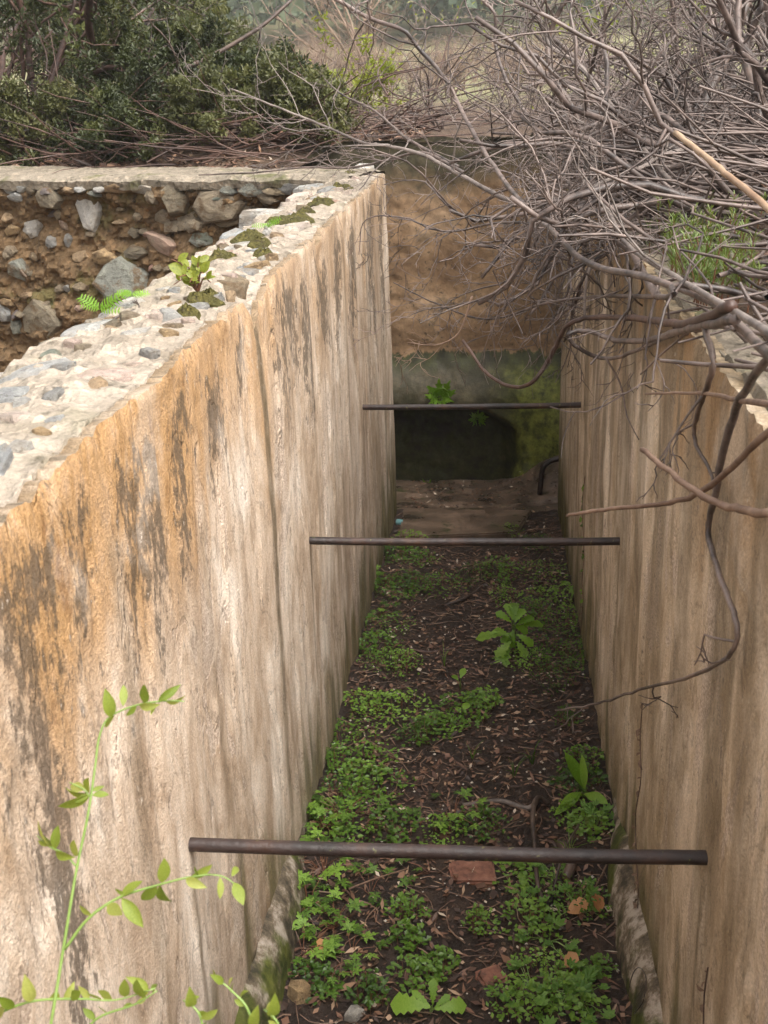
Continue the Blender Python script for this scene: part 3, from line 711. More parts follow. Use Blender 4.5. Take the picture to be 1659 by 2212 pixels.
# ================================================================== WOODY PLANTS
def nrm3(v): return v/(np.linalg.norm(v)+1e-9)
class Plant:
    """recursive branching; collects stems (level 0/1) one by one and the fine twigs together"""
    def __init__(s, seed): s.r = random.Random(seed); s.stems = []; s.twigs = []; s.tips = []
    def rv(s): r = s.r; return np.array([r.gauss(0, 1), r.gauss(0, 1), r.gauss(0, 1)])
    def grow(s, p, d, length, rad, level, maxl, p_=None, wig=.30, kids=5, grav=0., spread=.9, shrink=.55, seg=None):
        r = s.r; n_ = seg or (9 if level == 0 else 7 if level == 1 else 5)
        P = [np.array(p, float)]; d = nrm3(np.array(d, float)); st = length/n_
        for i in range(n_):
            d = nrm3(d+s.rv()*wig*.55+np.array([0, 0, grav])*(.3+i/n_)); 
            if r.random() < .18: d = nrm3(d+s.rv()*wig*1.3)
            P.append(P[-1]+d*st)
        P = np.array(P); R_ = np.linspace(rad, rad*(.50 if level < maxl else .35), n_+1)
        (s.stems if level == 0 else s.twigs).append((P, R_, level))
        if level >= maxl: s.tips.append(P[1:]); return
        k = max(1, int(kids*(1 if level else 1.2)+r.uniform(-.6, .6)))
        for q in range(k):
            i = min(n_-1, int(n_*(.18+.82*(q+r.random())/k))); base = lerp(P[i], P[i+1], r.random())
            dd = nrm3(P[i+1]-P[i]); sd_ = s.rv(); sd_ = nrm3(sd_-dd*(sd_@dd))
            s.grow(base, nrm3(dd+sd_*spread*r.uniform(.6, 1.3)), length*shrink*r.uniform(.6, 1.25)*(1-.35*i/n_), max(.0016, R_[i]*r.uniform(.45, .66)), level+1, maxl, None, wig, kids, grav*.8, spread, shrink)
    def twigmesh(s, name, mat, sides=3):
        b = Buf()
        for P, R_, l in s.twigs: b.tube(P, R_, 4 if l == 1 else sides, cap=False)
        return b.mesh(name, mat, True)
def bare_shrub(seed, base, dirs, length, rad, label, group, maxl=3, kids=5, wig=.32, grav=0, spread=.9, mat='burnt', shrink=.58, name='bare_shrub', cat='shrub', twmat=None):
    base = np.array(base, float); pl = Plant(seed)
    for d in dirs: pl.grow(np.zeros(3), d, length*pl.r.uniform(.75, 1.2), rad*pl.r.uniform(.75, 1.2), 0, maxl, None, wig, kids, grav, spread, shrink)
    root = empty(name, base, label, cat, group)
    for P, R_, l in pl.stems:
        b = Buf(); b.tube(P, R_, 7); link('stem', b.mesh('stem', M[mat], True), root)
    tw = link('twigs', pl.twigmesh('twigs', M[twmat or mat]), root); tw['kind'] = 'stuff'
    return root, pl
def copy_tree(o, loc, rz=0, sc=1, label=None):
    c = o.copy(); C.objects.link(c); c.location = loc; c.rotation_euler = (0, 0, rz); c.scale = (sc, sc, sc)
    if label: c['label'] = label
    for ch in o.children:
        k = ch.copy(); C.objects.link(k); k.parent = c
    return c
def fan(seed, n_, cd, sp):
    r = random.Random(seed); return [(cd[0]+r.gauss(0, sp), cd[1]+r.gauss(0, sp), cd[2]+r.gauss(0, sp*.6)) for _ in range(n_)]

# ---- charred shrubs leaning over the trench from the right bank
over = [(11, (.80, 3.15, 1.93), 5, (-.75, .25, .30), .85, .011, -.020), (12, (.86, 3.75, 1.95), 6, (-1, .1, .16), .95, .012, -.035), (13, (.92, 4.5, 1.95), 6, (-1, .0, .20), 1.05, .012, -.03),
        (14, (1.0, 5.3, 1.98), 6, (-1, -.1, .28), 1.15, .013, -.03), (15, (1.2, 6.2, 2.0), 6, (-.9, -.2, .35), 1.2, .013, -.02), (16, (1.05, 4.0, 1.98), 5, (-.5, .4, .8), 1.1, .014, -.01),
        (17, (.75, 4.15, 1.9), 5, (-.9, -.25, -.05), .8, .010, -.05)]
labs = ['charred leafless shrub sprawling over the trench beside the green needle-leaved plant', 'charred leafless shrub drooping its twigs low across the trench', 'tangled bare shrub on the right bank reaching across to the plaster rim',
        'bare shrub with wiry twigs hanging in front of the brown end wall', 'bare shrub rooted beside the end wall with arching stems', 'bare shrub with upright forking stems on the bank above the middle bar', 'low bare shrub hanging fine twigs below the right wall rim']
for (sd_, bs, n_, cd, ln, rd, gv), lb in zip(over, labs):
    bare_shrub(sd_, bs, fan(sd_, n_+2, cd, .34), ln, rd, lb, 'charred shrubs on the right bank', 3, 4, .40, gv, .80)
# ---- thicket of bare shrubs covering the bank further back
BG = 'bare shrubs massed on the bank'
r_ = random.Random(99)
protos = [bare_shrub(31, (2.2, 5.2, 2.05), fan(31, 6, (-.3, .1, 1), .5), 1.35, .017, 'brown-stemmed leafless shrub standing in the thicket on the bank', BG, 3, 5, .34, 0, .8, 'burnt')[0],
          bare_shrub(32, (3.0, 7.0, 2.1), fan(32, 6, (-.3, 0, .9), .55), 1.55, .019, 'black-stemmed leafless shrub standing in the thicket on the bank', BG, 3, 5, .38, -.01, .85, 'burnt_dark', twmat='burnt')[0],
          bare_shrub(33, (1.7, 8.3, 2.05), fan(33, 7, (.1, 0, 1), .5), 1.5, .017, 'twisted many-stemmed leafless shrub standing in the thicket on the bank', BG, 3, 4, .46, 0, .9, 'burnt')[0]]
spots = [(1.6, 4.4), (1.75, 6.0), (2.7, 6.2), (3.4, 8.4), (2.3, 9.4), (1.2, 9.6), (4.4, 7.4), (3.6, 10.5), (5.2, 9.6), (2.4, 11.6), (4.6, 12.3), (.8, 11.6), (6.3, 11.8), (1.6, 13.6), (3.4, 14.2), (5.6, 14.6), (7.5, 14.5), (2.0, 3.6), (2.9, 4.6), (.55, 8.4), (3.9, 5.6)]
for i, (x, y) in enumerate(spots):
    copy_tree(protos[i % 3], (x, y, ground_z(x, y)-.03), r_.uniform(0, 6.28), r_.uniform(.85, 1.15)*(.42+.58*sst(.06, .24, x/y)))
# ---- gnarled low shrubs in the gap behind the end wall
for i, (x, y, sc) in enumerate([(-.25, 8.0, .42), (-.9, 8.6, .40), (-.55, 9.8, .42), (.2, 9.2, .42)]):
    copy_tree(protos[2], (x, y, ground_z(x, y)-.03), r_.uniform(0, 6.28), sc, 'low gnarled leafless shrub growing behind the chamber end wall')['group'] = 'gnarled shrubs behind the end wall'
# ---- hazy brown thicket farther off in the meadow
TG = 'brown bare trees in the far meadow'
tp = bare_shrub(51, (-2.5, 24, ground_z(-2.5, 24)), fan(51, 9, (0, 0, 1), .35), 2.0, .028, 'hazy brown leafless tree standing in the far meadow', TG, 3, 6, .22, .02, .6, 'thicket', name='bare_tree', cat='tree')[0]
for i in range(40):
    y = r_.uniform(15, 36); x = r_.uniform(-4.0, 3.0)*y/24-.05*y; sc = r_.uniform(.30, .5)*(y/24)**.5
    copy_tree(tp, (x, y, ground_z(x, y)-.05), r_.uniform(0, 6.28), sc)

# ---- branches read one by one from the scene: long limbs over the trench
def limb(name, pts, r0, r1, mat, label, cat='branch', group=None, twigs=0, seed=1, tl=.25, clamp=True):
    Q = []
    for a, b_, c_ in pts:
        p = at(a, b_, c_)
        if clamp and p[0] > .425 and p[2] < TOP+.03 and p[1] < 6: p = atx(a, b_, .425)
        Q.append(p)
    if clamp and .38 < Q[0][0] < .44 and Q[0][2] < TOP+.05:                      # rooted on the bank, coming over the rim
        y0 = Q[0][1]; Q = [np.array([.72, y0+.05, ground_z(.72, y0)-.02]), np.array([.54, y0+.02, TOP+.03]), np.array([.44, y0, max(TOP+.02, Q[0][2]+.02)])]+Q
    P = smooth(Q, 6); base = P[0].copy(); P = P-base
    n_ = len(P); jit = np.array([[N3(i*.7, seed, 1), N3(i*.7, seed, 5), N3(i*.7, seed, 9)] for i in range(n_)])*min(r0*.5, .004); P = P+jit
    R_ = np.linspace(r0, r1, n_)*np.array([1+.18*N3(i*1.3, seed, 4) for i in range(n_)])
    root = empty(name, base, label, cat, group); b = Buf(); b.tube(P, R_, 8); link('stem', b.mesh('stem', M[mat], True), root)
    if twigs:
        pl = Plant(seed)
        for k in range(twigs):
            i = pl.r.randrange(int(n_*.25), n_-1); d = nrm3(P[i+1]-P[i]); s_ = pl.rv(); s_ = nrm3(s_-d*(s_@d))
            pl.grow(P[i], nrm3(d*.8+s_), tl*pl.r.uniform(.5, 1.3), R_[i]*.5, 1, 3, None, .36, 3, -.01, .8, .6)
        tw = link('twigs', pl.twigmesh('twigs', M[mat]), root); tw['kind'] = 'stuff'
    return root
LG = 'long bare limbs over the trench'
limb('branch', [(1720, 800, 1.7), (1659, 765, 1.78), (1540, 655, 2.12), (1400, 600, 2.42), (1269, 568, 2.75), (1198, 503, 3.2), (1127, 438, 3.7), (1056, 343, 4.3), (1005, 255, 4.7), (962, 171, 5.0), (905, 105, 5.1), (870, 65, 5.1), (800, 40, 5.2), (720, -5, 5.2)], .0070, .0090, 'burnt', 'thick leafless limb curving up from the bank above the trench end', 'branch', LG, 16, 61, .5)
limb('branch', [(1720, 760, 1.8), (1640, 705, 1.95), (1458, 597, 2.36), (1358, 532, 2.75), (1316, 461, 3.05), (1287, 408, 3.25), (1311, 390, 3.35), (1388, 361, 3.5), (1430, 335, 3.6), (1500, 318, 3.7)], .0055, .0065, 'bark_grey', 'smooth grey-brown limb hooking back on itself beside the needle-leaved plant', 'branch', LG, 7, 62, .35)
limb('branch', [(1640, 640, 2.5), (1520, 470, 3.1), (1411, 349, 3.6), (1305, 207, 4.3), (1250, 140, 4.4), (1186, 96, 4.5), (1175, 30, 4.5), (1148, -10, 4.5)], .009, .006, 'bark_grey', 'slender grey limb rising steeply from the bank', 'branch', LG, 12, 63, .45, False)
limb('branch', [(1340, 560, 4.2), (1300, 470, 4.3), (1245, 254, 4.6), (1195, 165, 4.7), (1185, 90, 4.8), (1210, 20, 4.8), (1235, -10, 4.8)], .014, .009, 'burnt_dark', 'dark upright limb among the pale twigs on the bank', 'branch', LG, 10, 64, .45, False)
limb('branch', [(1240, 420, 4.6), (1150, 270, 4.9), (1090, 165, 5.0), (1070, 90, 5.1), (1068, 30, 5.1), (1030, -10, 5.1)], .010, .006, 'burnt', 'thin brown limb bowing upward behind the thick limb', 'branch', LG, 12, 65, .45)
limb('branch', [(1480, 450, 4.4), (1500, 380, 4.5), (1518, 237, 4.6), (1571, 118, 4.8), (1620, -10, 5.0)], .022, .014, 'burnt_dark', 'blackened trunk leaning right on the bank', 'branch', LG, 10, 66, .5, False)
limb('branch', [(1560, 520, 4.0), (1590, 420, 4.1), (1640, 250, 4.2), (1610, 120, 4.4), (1650, 0, 4.4)], .020, .012, 'burnt_dark', 'blackened crooked trunk at the edge of the bank', 'branch', LG, 8, 67, .5, False)
limb('branch', [(1240, 440, 4.5), (1115, 438, 4.7), (997, 379, 5.0), (914, 335, 5.1), (837, 315, 5.2), (784, 308, 5.3), (700, 272, 5.4), (620, 240, 5.5), (500, 192, 5.6)], .013, .004, 'bark_grey', 'long pale limb lying level over the rubble wall corner', 'branch', LG, 14, 68, .4)
limb('branch', [(1000, 372, 5.0), (914, 330, 5.2), (840, 345, 5.3), (760, 362, 5.4), (650, 362, 5.5), (560, 372, 5.5), (430, 378, 5.6)], .008, .003, 'burnt', 'thin wiry branch resting along the rubble wall coping', 'branch', LG, 6, 69, .25)
limb('branch', [(990, 360, 5.2), (880, 300, 5.4), (810, 240, 5.5), (740, 205, 5.6), (700, 170, 5.6)], .008, .003, 'burnt', 'thin branch pointing up and left above the wall corner', 'branch', LG, 9, 70, .3)
limb('branch', [(1580, 660, 2.7), (1480, 700, 2.9), (1400, 690, 3.0), (1300, 685, 3.1), (1230, 700, 3.2), (1190, 770, 3.3), (1150, 825, 3.3), (1105, 835, 3.4), (1050, 805, 3.5), (1000, 735, 3.6)], .0085, .005, 'bark_red', 'bowed reddish cane dipping into the trench in front of the end wall', 'branch', LG, 0, 71)
limb('branch', [(1590, 690, 2.6), (1480, 712, 2.7), (1400, 735, 2.8), (1330, 735, 2.8), (1270, 715, 2.9), (1228, 722, 2.9), (1250, 752, 2.9), (1310, 775, 2.9), (1380, 755, 2.8), (1500, 700, 2.7)], .0075, .0045, 'burnt', 'looped dark stem curling against the right wall', 'branch', LG, 0, 72)
limb('branch', [(1310, 775, 2.85), (1340, 830, 2.85), (1355, 900, 2.85), (1380, 950, 2.85)], .003, .0012, 'burnt', 'fine hanging twig below the looped stem', 'branch', LG, 0, 73)
limb('branch', [(1720, 1108, 1.42), (1600, 1100, 1.50), (1530, 1078, 1.55), (1450, 1022, 1.62), (1386, 970, 1.68)], .0085, .0042, 'twig_brown', 'broken-tipped brown branch poking in front of the right wall', 'branch', LG, 0, 74)
limb('branch', [(1720, 890, 1.35), (1640, 950, 1.45), (1570, 1020, 1.55), (1500, 1070, 1.62), (1420, 1090, 1.70), (1330, 1098, 1.78), (1270, 1106, 1.84), (1225, 1114, 1.88)], .0055, .003, 'twig_brown', 'slim straight branch crossing the broken-tipped branch', 'branch', LG, 0, 75)
limb('branch', [(1700, 720, 1.9), (1600, 860, 1.9), (1560, 985, 1.88), (1545, 1070, 1.85), (1530, 1150, 1.85), (1560, 1260, 1.85), (1592, 1350, 1.85), (1570, 1420, 1.88), (1480, 1465, 1.95), (1380, 1490, 2.05), (1290, 1520, 2.15), (1200, 1535, 2.2)], .0065, .0022, 'burnt', 'long dangling twig bending across the right wall', 'branch', LG, 3, 76, .10)
limb('branch', [(1520, 700, 2.4), (1540, 790, 2.35), (1510, 880, 2.3), (1500, 950, 2.3), (1535, 1020, 2.25), (1545, 1090, 2.2)], .006, .002, 'burnt_dark', 'black hanging root with forked ends on the right wall', 'branch', LG, 3, 77, .12)
limb('branch', [(1720, 880, 1.8), (1600, 865, 1.85), (1520, 850, 1.95), (1395, 850, 2.05)], .005, .002, 'twig_brown', 'thin level twig pointing across the right wall', 'branch', LG, 0, 78)
limb('branch', [(1459, 287, 2.2), (1520, 335, 2.05), (1565, 373, 1.95), (1660, 450, 1.75), (1760, 540, 1.6)], .0050, .0058, 'stick_pale', 'pale tan broken cane slanting above the needle-leaved plant', 'branch', LG, 0, 79)
limb('branch', [(1280, 560, 3.3), (1265, 620, 3.3), (1262, 700, 3.3), (1256, 722, 3.3)], .005, .003, 'bark_grey', 'short grey stem hanging straight down over the right wall', 'branch', LG, 0, 80)
limb('branch', [(1040, 600, 4.0), (1150, 480, 4.0), (1330, 520, 3.5), (1420, 640, 3.0)], .006, .009, 'burnt', 'arched dark stem bridging the overhanging twigs', 'branch', LG, 12, 81, .35)
limb('branch', [(1440, 640, 3.0), (1300, 640, 3.4), (1180, 655, 3.7), (1050, 690, 3.9), (930, 650, 4.1), (850, 610, 4.2)], .008, .002, 'burnt', 'low sweeping branch hanging across the trench mouth', 'branch', LG, 14, 82, .3)
limb('branch', [(1330, 500, 3.6), (1100, 480, 4.0), (960, 500, 4.2), (870, 470, 4.3), (790, 475, 4.35), (775, 550, 4.35)], .008, .0015, 'burnt', 'thin branch curling its hooked tip over the left plaster wall', 'branch', LG, 12, 83, .28)
limb('branch', [(1020, 640, 3.9), (990, 720, 3.9), (940, 745, 3.9), (880, 740, 3.9)], .004, .0015, 'twig_brown', 'forked reddish twig hanging before the brown end wall', 'branch', LG, 3, 84, .2)
# ---- dead sticks littering the bank
b = Buf(); rr = random.Random(5)
for k in range(4300):
    x = .50+abs(rr.gauss(0, .95)); y = rr.uniform(.3, 8.5)
    if x > 4.2: continue
    z = (ground_z(x, y) if x > .56 else TOP)+abs(rr.gauss(0, .05))+.01; a = rr.uniform(0, 6.28); ln = rr.uniform(.18, .75); p = np.array([x, y, z]); d = np.array([math.cos(a), math.sin(a), rr.uniform(-.08, .25)]); P = [p]
    for i in range(5):
        d = nrm3(d+np.array([rr.gauss(0, .25), rr.gauss(0, .25), rr.gauss(0, .10)])); q = P[-1]+d*ln/5; q[2] = max(q[2], (ground_z(q[0], q[1]) if q[0] > .56 else TOP)+.006) if q[0] > .46 else q[2]; P.append(q)
    if y < 1.75 and x < .66: continue
    r0 = rr.uniform(.002, .0065)
    if x < .95 and 2.0 < y < 2.9 and rr.random() < .8: continue
    if min(q[0] for q in P) < (.22 if 2.3 < y < 5.5 else .36): continue
    b.tube(P, np.linspace(r0, r0*.5, 6), 4, cap=False)
tag(link('dead_sticks', b.mesh('dead_sticks', M['burnt'], True)), 'carpet of fallen dead sticks covering the right bank', 'sticks', kind='stuff')
b = Buf()
for k in range(650):
    x = -rr.uniform(.2, 5.5); y = back_edge(x)-.02+abs(rr.gauss(0, 1.0)); z = ground_z(x, y)+abs(rr.gauss(0, .09))+.008; a = rr.uniform(0, 6.28); ln = rr.uniform(.2, .9); P = [np.array([x, y, z])]; d = np.array([math.cos(a), .6*math.sin(a), rr.uniform(-.05, .35)])
    for i in range(5):
        d = nrm3(d+np.array([rr.gauss(0, .2), rr.gauss(0, .2), rr.gauss(0, .10)])); q = P[-1]+d*ln/5; q[2] = max(q[2], ground_z(q[0], q[1])+.005); P.append(q)
    r0 = rr.uniform(.002, .007); b.tube(P, np.linspace(r0, r0*.5, 6), 4, cap=False)
tag(link('dead_sticks', b.mesh('dead_sticks', M['bark_red'], True)), 'reddish dead sticks piled behind the rubble wall under the evergreen', 'sticks', kind='stuff')

g = np.random.default_rng(8); PP = []
for k in range(5200):
    x = -g.uniform(.3, 5.4); y = back_edge(x)-.04+abs(g.normal(0, .75)); PP.append((x, y, ground_z(x, y)+g.uniform(.002, .02)))
for k in range(5000):
    x = g.uniform(.58, 2.2); y = g.uniform(-.5, 6.5); PP.append((x, y, ground_z(x, y)+g.uniform(.002, .015)))
PP = np.array(PP); n_ = len(PP); a = g.uniform(0, 6.28, n_); b = Buf()
b.leaves(PP, np.stack([np.cos(a), np.sin(a), g.normal(.05, .3, n_)], 1), np.stack([g.normal(0, .3, n_), g.normal(0, .3, n_), np.ones(n_)], 1), g.gamma(2.2, .016, n_)+.008, g.gamma(2, .006, n_)+.005)
tag(link('leaf_litter', b.mesh('leaf_litter', M['chips'])), 'brown fallen leaves and bark bits on the ground above the walls', 'litter', kind='stuff')
# ---- evergreen bushes left
def leafy(seed, base, dirs, length, rad, label, cat, leafmat, barkmat, ll, lw, per=5, maxl=3, kids=5, wig=.28, grav=0, spread=.8, shrink=.6, name='evergreen_bush', group=None, sel=None, tips_only=True):
    root, pl = bare_shrub(seed, base, dirs, length, rad, label, group, maxl, kids, wig, grav, spread, barkmat, shrink, name, cat)
    g = np.random.default_rng(seed); T = np.concatenate(pl.tips)
    n_ = len(T)*per; Pp = np.repeat(T, per, 0)+g.normal(0, ll*.45, (n_, 3)); D = g.normal(0, 1, (n_, 3))+np.array([0, 0, .45]); Nn = g.normal(0, .7, (n_, 3))+np.array([0, 0, 1])
    b = Buf(); b.leaves(Pp, D, Nn, ll*g.uniform(.6, 1.25, n_), lw*g.uniform(.7, 1.2, n_)); o = link('foliage', b.mesh('foliage', M[leafmat]), root); o['kind'] = 'stuff'
    return root
gz = lambda x, y: ground_z(x, y)-.03
leafy(201, (-3.3, 8.7, gz(-3.3, 8.7)), [(.75, .15, .75), (.2, 0, 1), (-.5, -.2, .9), (.95, -.1, .40), (-.1, .3, 1), (.4, -.25, .85), (-.6, .2, .6)], 1.75, .035, 'dense dark evergreen bush with reddish branches behind the rubble wall', 'bush', 'leaf_dark', 'bark_red', .05, .022, 7)
leafy(202, (-4.9, 9.6, gz(-4.9, 9.6)), [(.5, .1, .9), (0, 0, 1), (-.5, 0, .8), (.8, -.2, .6), (.2, -.3, 1)], 2.0, .035, 'taller dark evergreen bush at the far corner of the pit', 'bush', 'leaf_dark', 'bark_red', .05, .022, 7)
leafy(203, (-2.9, 10.2, gz(-2.9, 10.2)), [(.45, .1, .8), (.1, 0, 1), (-.4, 0, .9), (.6, -.1, .5), (.8, 0, .3), (.2, .3, .8)], 1.0, .026, 'greyer olive-leaved bush beside the dark evergreen', 'bush', 'leaf_olive', 'burnt', .052, .018, 7)
leafy(204, (-3.6, 11.3, gz(-3.6, 11.3)), [(.4, .1, .9), (-.1, 0, 1), (-.5, 0, .8), (.7, -.1, .7)], 2.1, .030, 'olive-green bush rising behind the dark evergreen', 'bush', 'leaf_olive', 'burnt', .055, .02, 7)
leafy(205, (-1.75, 9.3, gz(-1.75, 9.3)), [(.5, .1, .8), (.1, 0, 1), (-.4, 0, .9), (.8, -.1, .55), (.95, 0, .35), (.2, -.3, .8), (-.6, -.2, .5)], .62, .014, 'feathery olive-green bush beside the yellow-green sprouts', 'bush', 'leaf_olive', 'burnt', .045, .015, 4)
for i, (x, dy, sc) in enumerate([(-2.9, .35, .45), (-2.4, .55, .5), (-1.95, .4, .42), (-1.5, .5, .45), (-3.5, .5, .5), (-4.0, .6, .55), (-1.1, .75, .4)]):
    y = back_edge(x)+dy; leafy(240+i, (x, y, gz(x, y)), fan(i+33, 6, (0, -.1, .8), .6), sc, .008, 'low tangled undergrowth with dark leaves along the back of the coping', 'undergrowth', 'leaf_dark' if i % 3 else 'leaf_olive', 'bark_red', .035, .017, 3, group='undergrowth behind the rubble coping', name='low_undergrowth')
for i, (x, y, sc) in enumerate([(-1.75, 8.1, .55), (-2.3, 8.6, .6), (-1.2, 8.0, .42)]):
    leafy(210+i, (x, y, gz(x, y)), fan(i+3, 5, (0, 0, 1), .5), sc, .010, ['low dark green shrub at the foot of the olive-leaved bush', 'low green shrub under the dark evergreen beside the coping', 'small green shrub near the bleached crooked branch'][i], 'shrub', 'leaf_dark', 'bark_red', .04, .02, 6, name='low_shrub')
for i, (px, py, Y, sc) in enumerate([(745, 330, 8.4, .55), (790, 330, 8.9, .6), (690, 330, 9.0, .45)]):
    p = at(px, py, Y); leafy(220+i, (p[0], Y, gz(p[0], Y)), fan(i+9, 4, (-.1, 0, 1), .3), sc, .008, ['yellow-green leafy sprout behind the wall corner', 'taller yellow-green sprout among the gnarled shrubs', 'small yellow-green sprout beside the bleached branch'][i], 'sprout', 'leaf_yellow', 'bark_red', .045, .02, 3, 2, 4, name='leafy_sprout')
for i, (px, py, Y, sc) in enumerate([(1290, 130, 9.0, .5), (1370, 60, 10.0, .6), (1500, 60, 9.0, .5)]):
    p = at(px, py, Y); leafy(230+i, (p[0], Y, gz(p[0], Y)), fan(i+19, 4, (0, 0, 1), .2), 1.3, .012, ['sparse yellow-green sprig in the bare thicket', 'leafy yellow-green shoot at the back of the bare thicket', 'leafy green shoot between the blackened trunks'][i], 'sprout', 'leaf_yellow', 'burnt', .05, .02, 1, 2, 4, name='leafy_sprout')
limb('bleached_branch', [(575, 350, 7.6), (598, 322, 7.6), (632, 308, 7.6), (628, 288, 7.65), (652, 270, 7.7), (662, 235, 7.75)], .022, .010, 'bark_grey', 'bleached crooked grey branch standing behind the rubble coping')
limb('branch', [(-60, 300, 7.6), (60, 285, 7.7), (150, 262, 7.8), (260, 215, 7.9), (330, 170, 8.0), (440, 130, 8.1), (560, 60, 8.2), (630, 0, 8.3)], .030, .010, 'burnt_dark', 'long dark limb arching through the evergreen foliage', 'branch', None, 10, 91, .5)
limb('branch', [(40, 330, 7.7), (85, 250, 7.7), (130, 120, 7.75), (165, -10, 7.8)], .020, .012, 'bark_red', 'red-barked upright limb in front of the dark evergreen', 'branch', None, 6, 92, .4)

# ---- wood on the far hill, one mass
g = np.random.default_rng(4); b = Buf(); cnt = 0
PP = []; DD = []; NN = []; LL = []; WW = []
for k in range(1300):
    y = 62+200*g.random()**1.2; x = (g.random()-.5)*1.1*y-.08*y
    z = ground_z(x, y); rr_ = g.uniform(1.6, 4.2); n_ = 120
    dirs = g.normal(0, 1, (n_, 3)); dirs /= np.linalg.norm(dirs, axis=1)[:, None]; dirs[:, 2] = np.abs(dirs[:, 2])*1.1-.15
    PP.append(np.array([x, y, z+rr_*.6])+dirs*rr_*g.uniform(.6, 1.05, (n_, 1))); DD.append(g.normal(0, 1, (n_, 3))); NN.append(dirs+g.normal(0, .4, (n_, 3))); LL.append(np.full(n_, rr_*.22)); WW.append(np.full(n_, rr_*.17))
b.leaves(np.concatenate(PP), np.concatenate(DD), np.concatenate(NN), np.concatenate(LL), np.concatenate(WW), .1)
tag(link('far_wood', b.mesh('far_wood', M['hill_wood'])), 'misty green wood covering the far hillside', 'wood', kind='stuff')

# ================================================================== TRENCH FLOOR: LITTER AND WEEDS
g = np.random.default_rng(21); b = Buf(); n_ = 11000
PP = []
for k in range(n_):
    y = 1.3+4.6*g.random(); x = g.uniform(-.44, .44)
    if FR(x*3, y*3, 8) < -.28 and g.random() < .75: continue               # bare black soil shows in places
    PP.append((x, y, fz(x, y)+g.uniform(.001, .010)))
for k in range(900):
    y = 6.0+.85*g.random(); x = g.uniform(-.44, .62); PP.append((x, y, -.008-.10*(y-6.1)+.36*sst(.08, .66, x)*sst(6.12, 6.8, y)+.006*g.random()))
PP = np.array(PP); n_ = len(PP); a = g.uniform(0, 6.28, n_)
b.leaves(PP, np.stack([np.cos(a), np.sin(a), g.normal(0, .22, n_)], 1), np.stack([g.normal(0, .28, n_), g.normal(0, .28, n_), np.ones(n_)], 1), g.gamma(2.2, .0078, n_)+.005, g.gamma(2, .0035, n_)+.003, g.uniform(-.2, .3))
tag(link('leaf_litter', b.mesh('leaf_litter', M['chips'])), 'brown chips and rotting leaf litter on the trench floor', 'litter', kind='stuff')
b = Buf()
for k in range(900):
    y = 1.3+4.7*rr.random(); x = rr.uniform(-.43, .43); a = rr.uniform(0, 6.28); ln = rr.uniform(.03, .16); P = []
    cv = rr.uniform(-.9, .9)
    for i in range(5):
        s_ = (i/4-.5)*ln; xx = x+math.cos(a+cv*(i/4-.5))*s_; yy = y+math.sin(a+cv*(i/4-.5))*s_; P.append((min(.445, max(-.445, xx)), yy, fz(xx, yy)+.004+.006*rr.random()))
    r0 = rr.uniform(.0007, .0026); b.tube(P, np.linspace(r0, r0*.6, 5), 4, cap=False)
tag(link('fallen_twigs', b.mesh('fallen_twigs', M['twig_brown'])), 'thin brown fallen twigs scattered over the trench floor', 'twigs', kind='stuff')
b = Buf()
for k in range(420):
    y = 1.3+4.6*rr.random(); x = rr.uniform(-.43, .43); s_ = rr.uniform(.002, .006)
    P = [(x+dx*s_, y+dy*s_, fz(x, y)+.003+dz*s_) for dx, dy, dz in ((1, 0, 0), (0, 1.2, 0), (-1.1, 0, 0), (0, -1, 0), (.1, .1, .9), (0, 0, -.8))]
    b.add(P, [(0, 1, 4), (1, 2, 4), (2, 3, 4), (3, 0, 4), (1, 0, 5), (2, 1, 5), (3, 2, 5), (0, 3, 5)])
tag(link('pale_grit', b.mesh('pale_grit', M['white_chip'])), 'pale grit and tiny pebbles sprinkled on the dark soil', 'grit', kind='stuff')

# ---- leaf shapes (unit length along +Y, facing +Z)
def blade(name, wid, mat, fold=.12, droop=.25, n_=None):
    """wid: list of half widths from base to tip"""
    V = []; F = []; k = len(wid)
    for i, w_ in enumerate(wid):
        t_ = i/(k-1); z0 = -droop*t_*t_
        V += [(0, t_, z0), (w_, t_+.02, z0+fold*w_), (-w_, t_+.02, z0+fold*w_)]
    for i in range(k-1):
        a, c_ = 3*i, 3*i+3; F += [(a, a+1, c_+1, c_), (a+2, a, c_, c_+2)]
    return mkmesh(name, V, F, M[mat], True)
def round_leaf(name, mat, lobes=7):
    n_ = lobes*4; V = [(0, .18, -.02)]; F = []
    for i in range(n_+1):
        a = lerp(-math.pi*.93, math.pi*.93, i/n_); r_1 = .46*(.84+.16*math.cos(lobes*a*.98))*(1-.12*abs(math.sin(lobes*a*2)))
        V.append((r_1*math.sin(a), .40+r_1*math.cos(a), .07*math.cos(lobes*a)+.10*r_1))
    for i in range(1, n_+1): F.append((0, i+1, i))
    return mkmesh(name, V, F, M[mat], True)
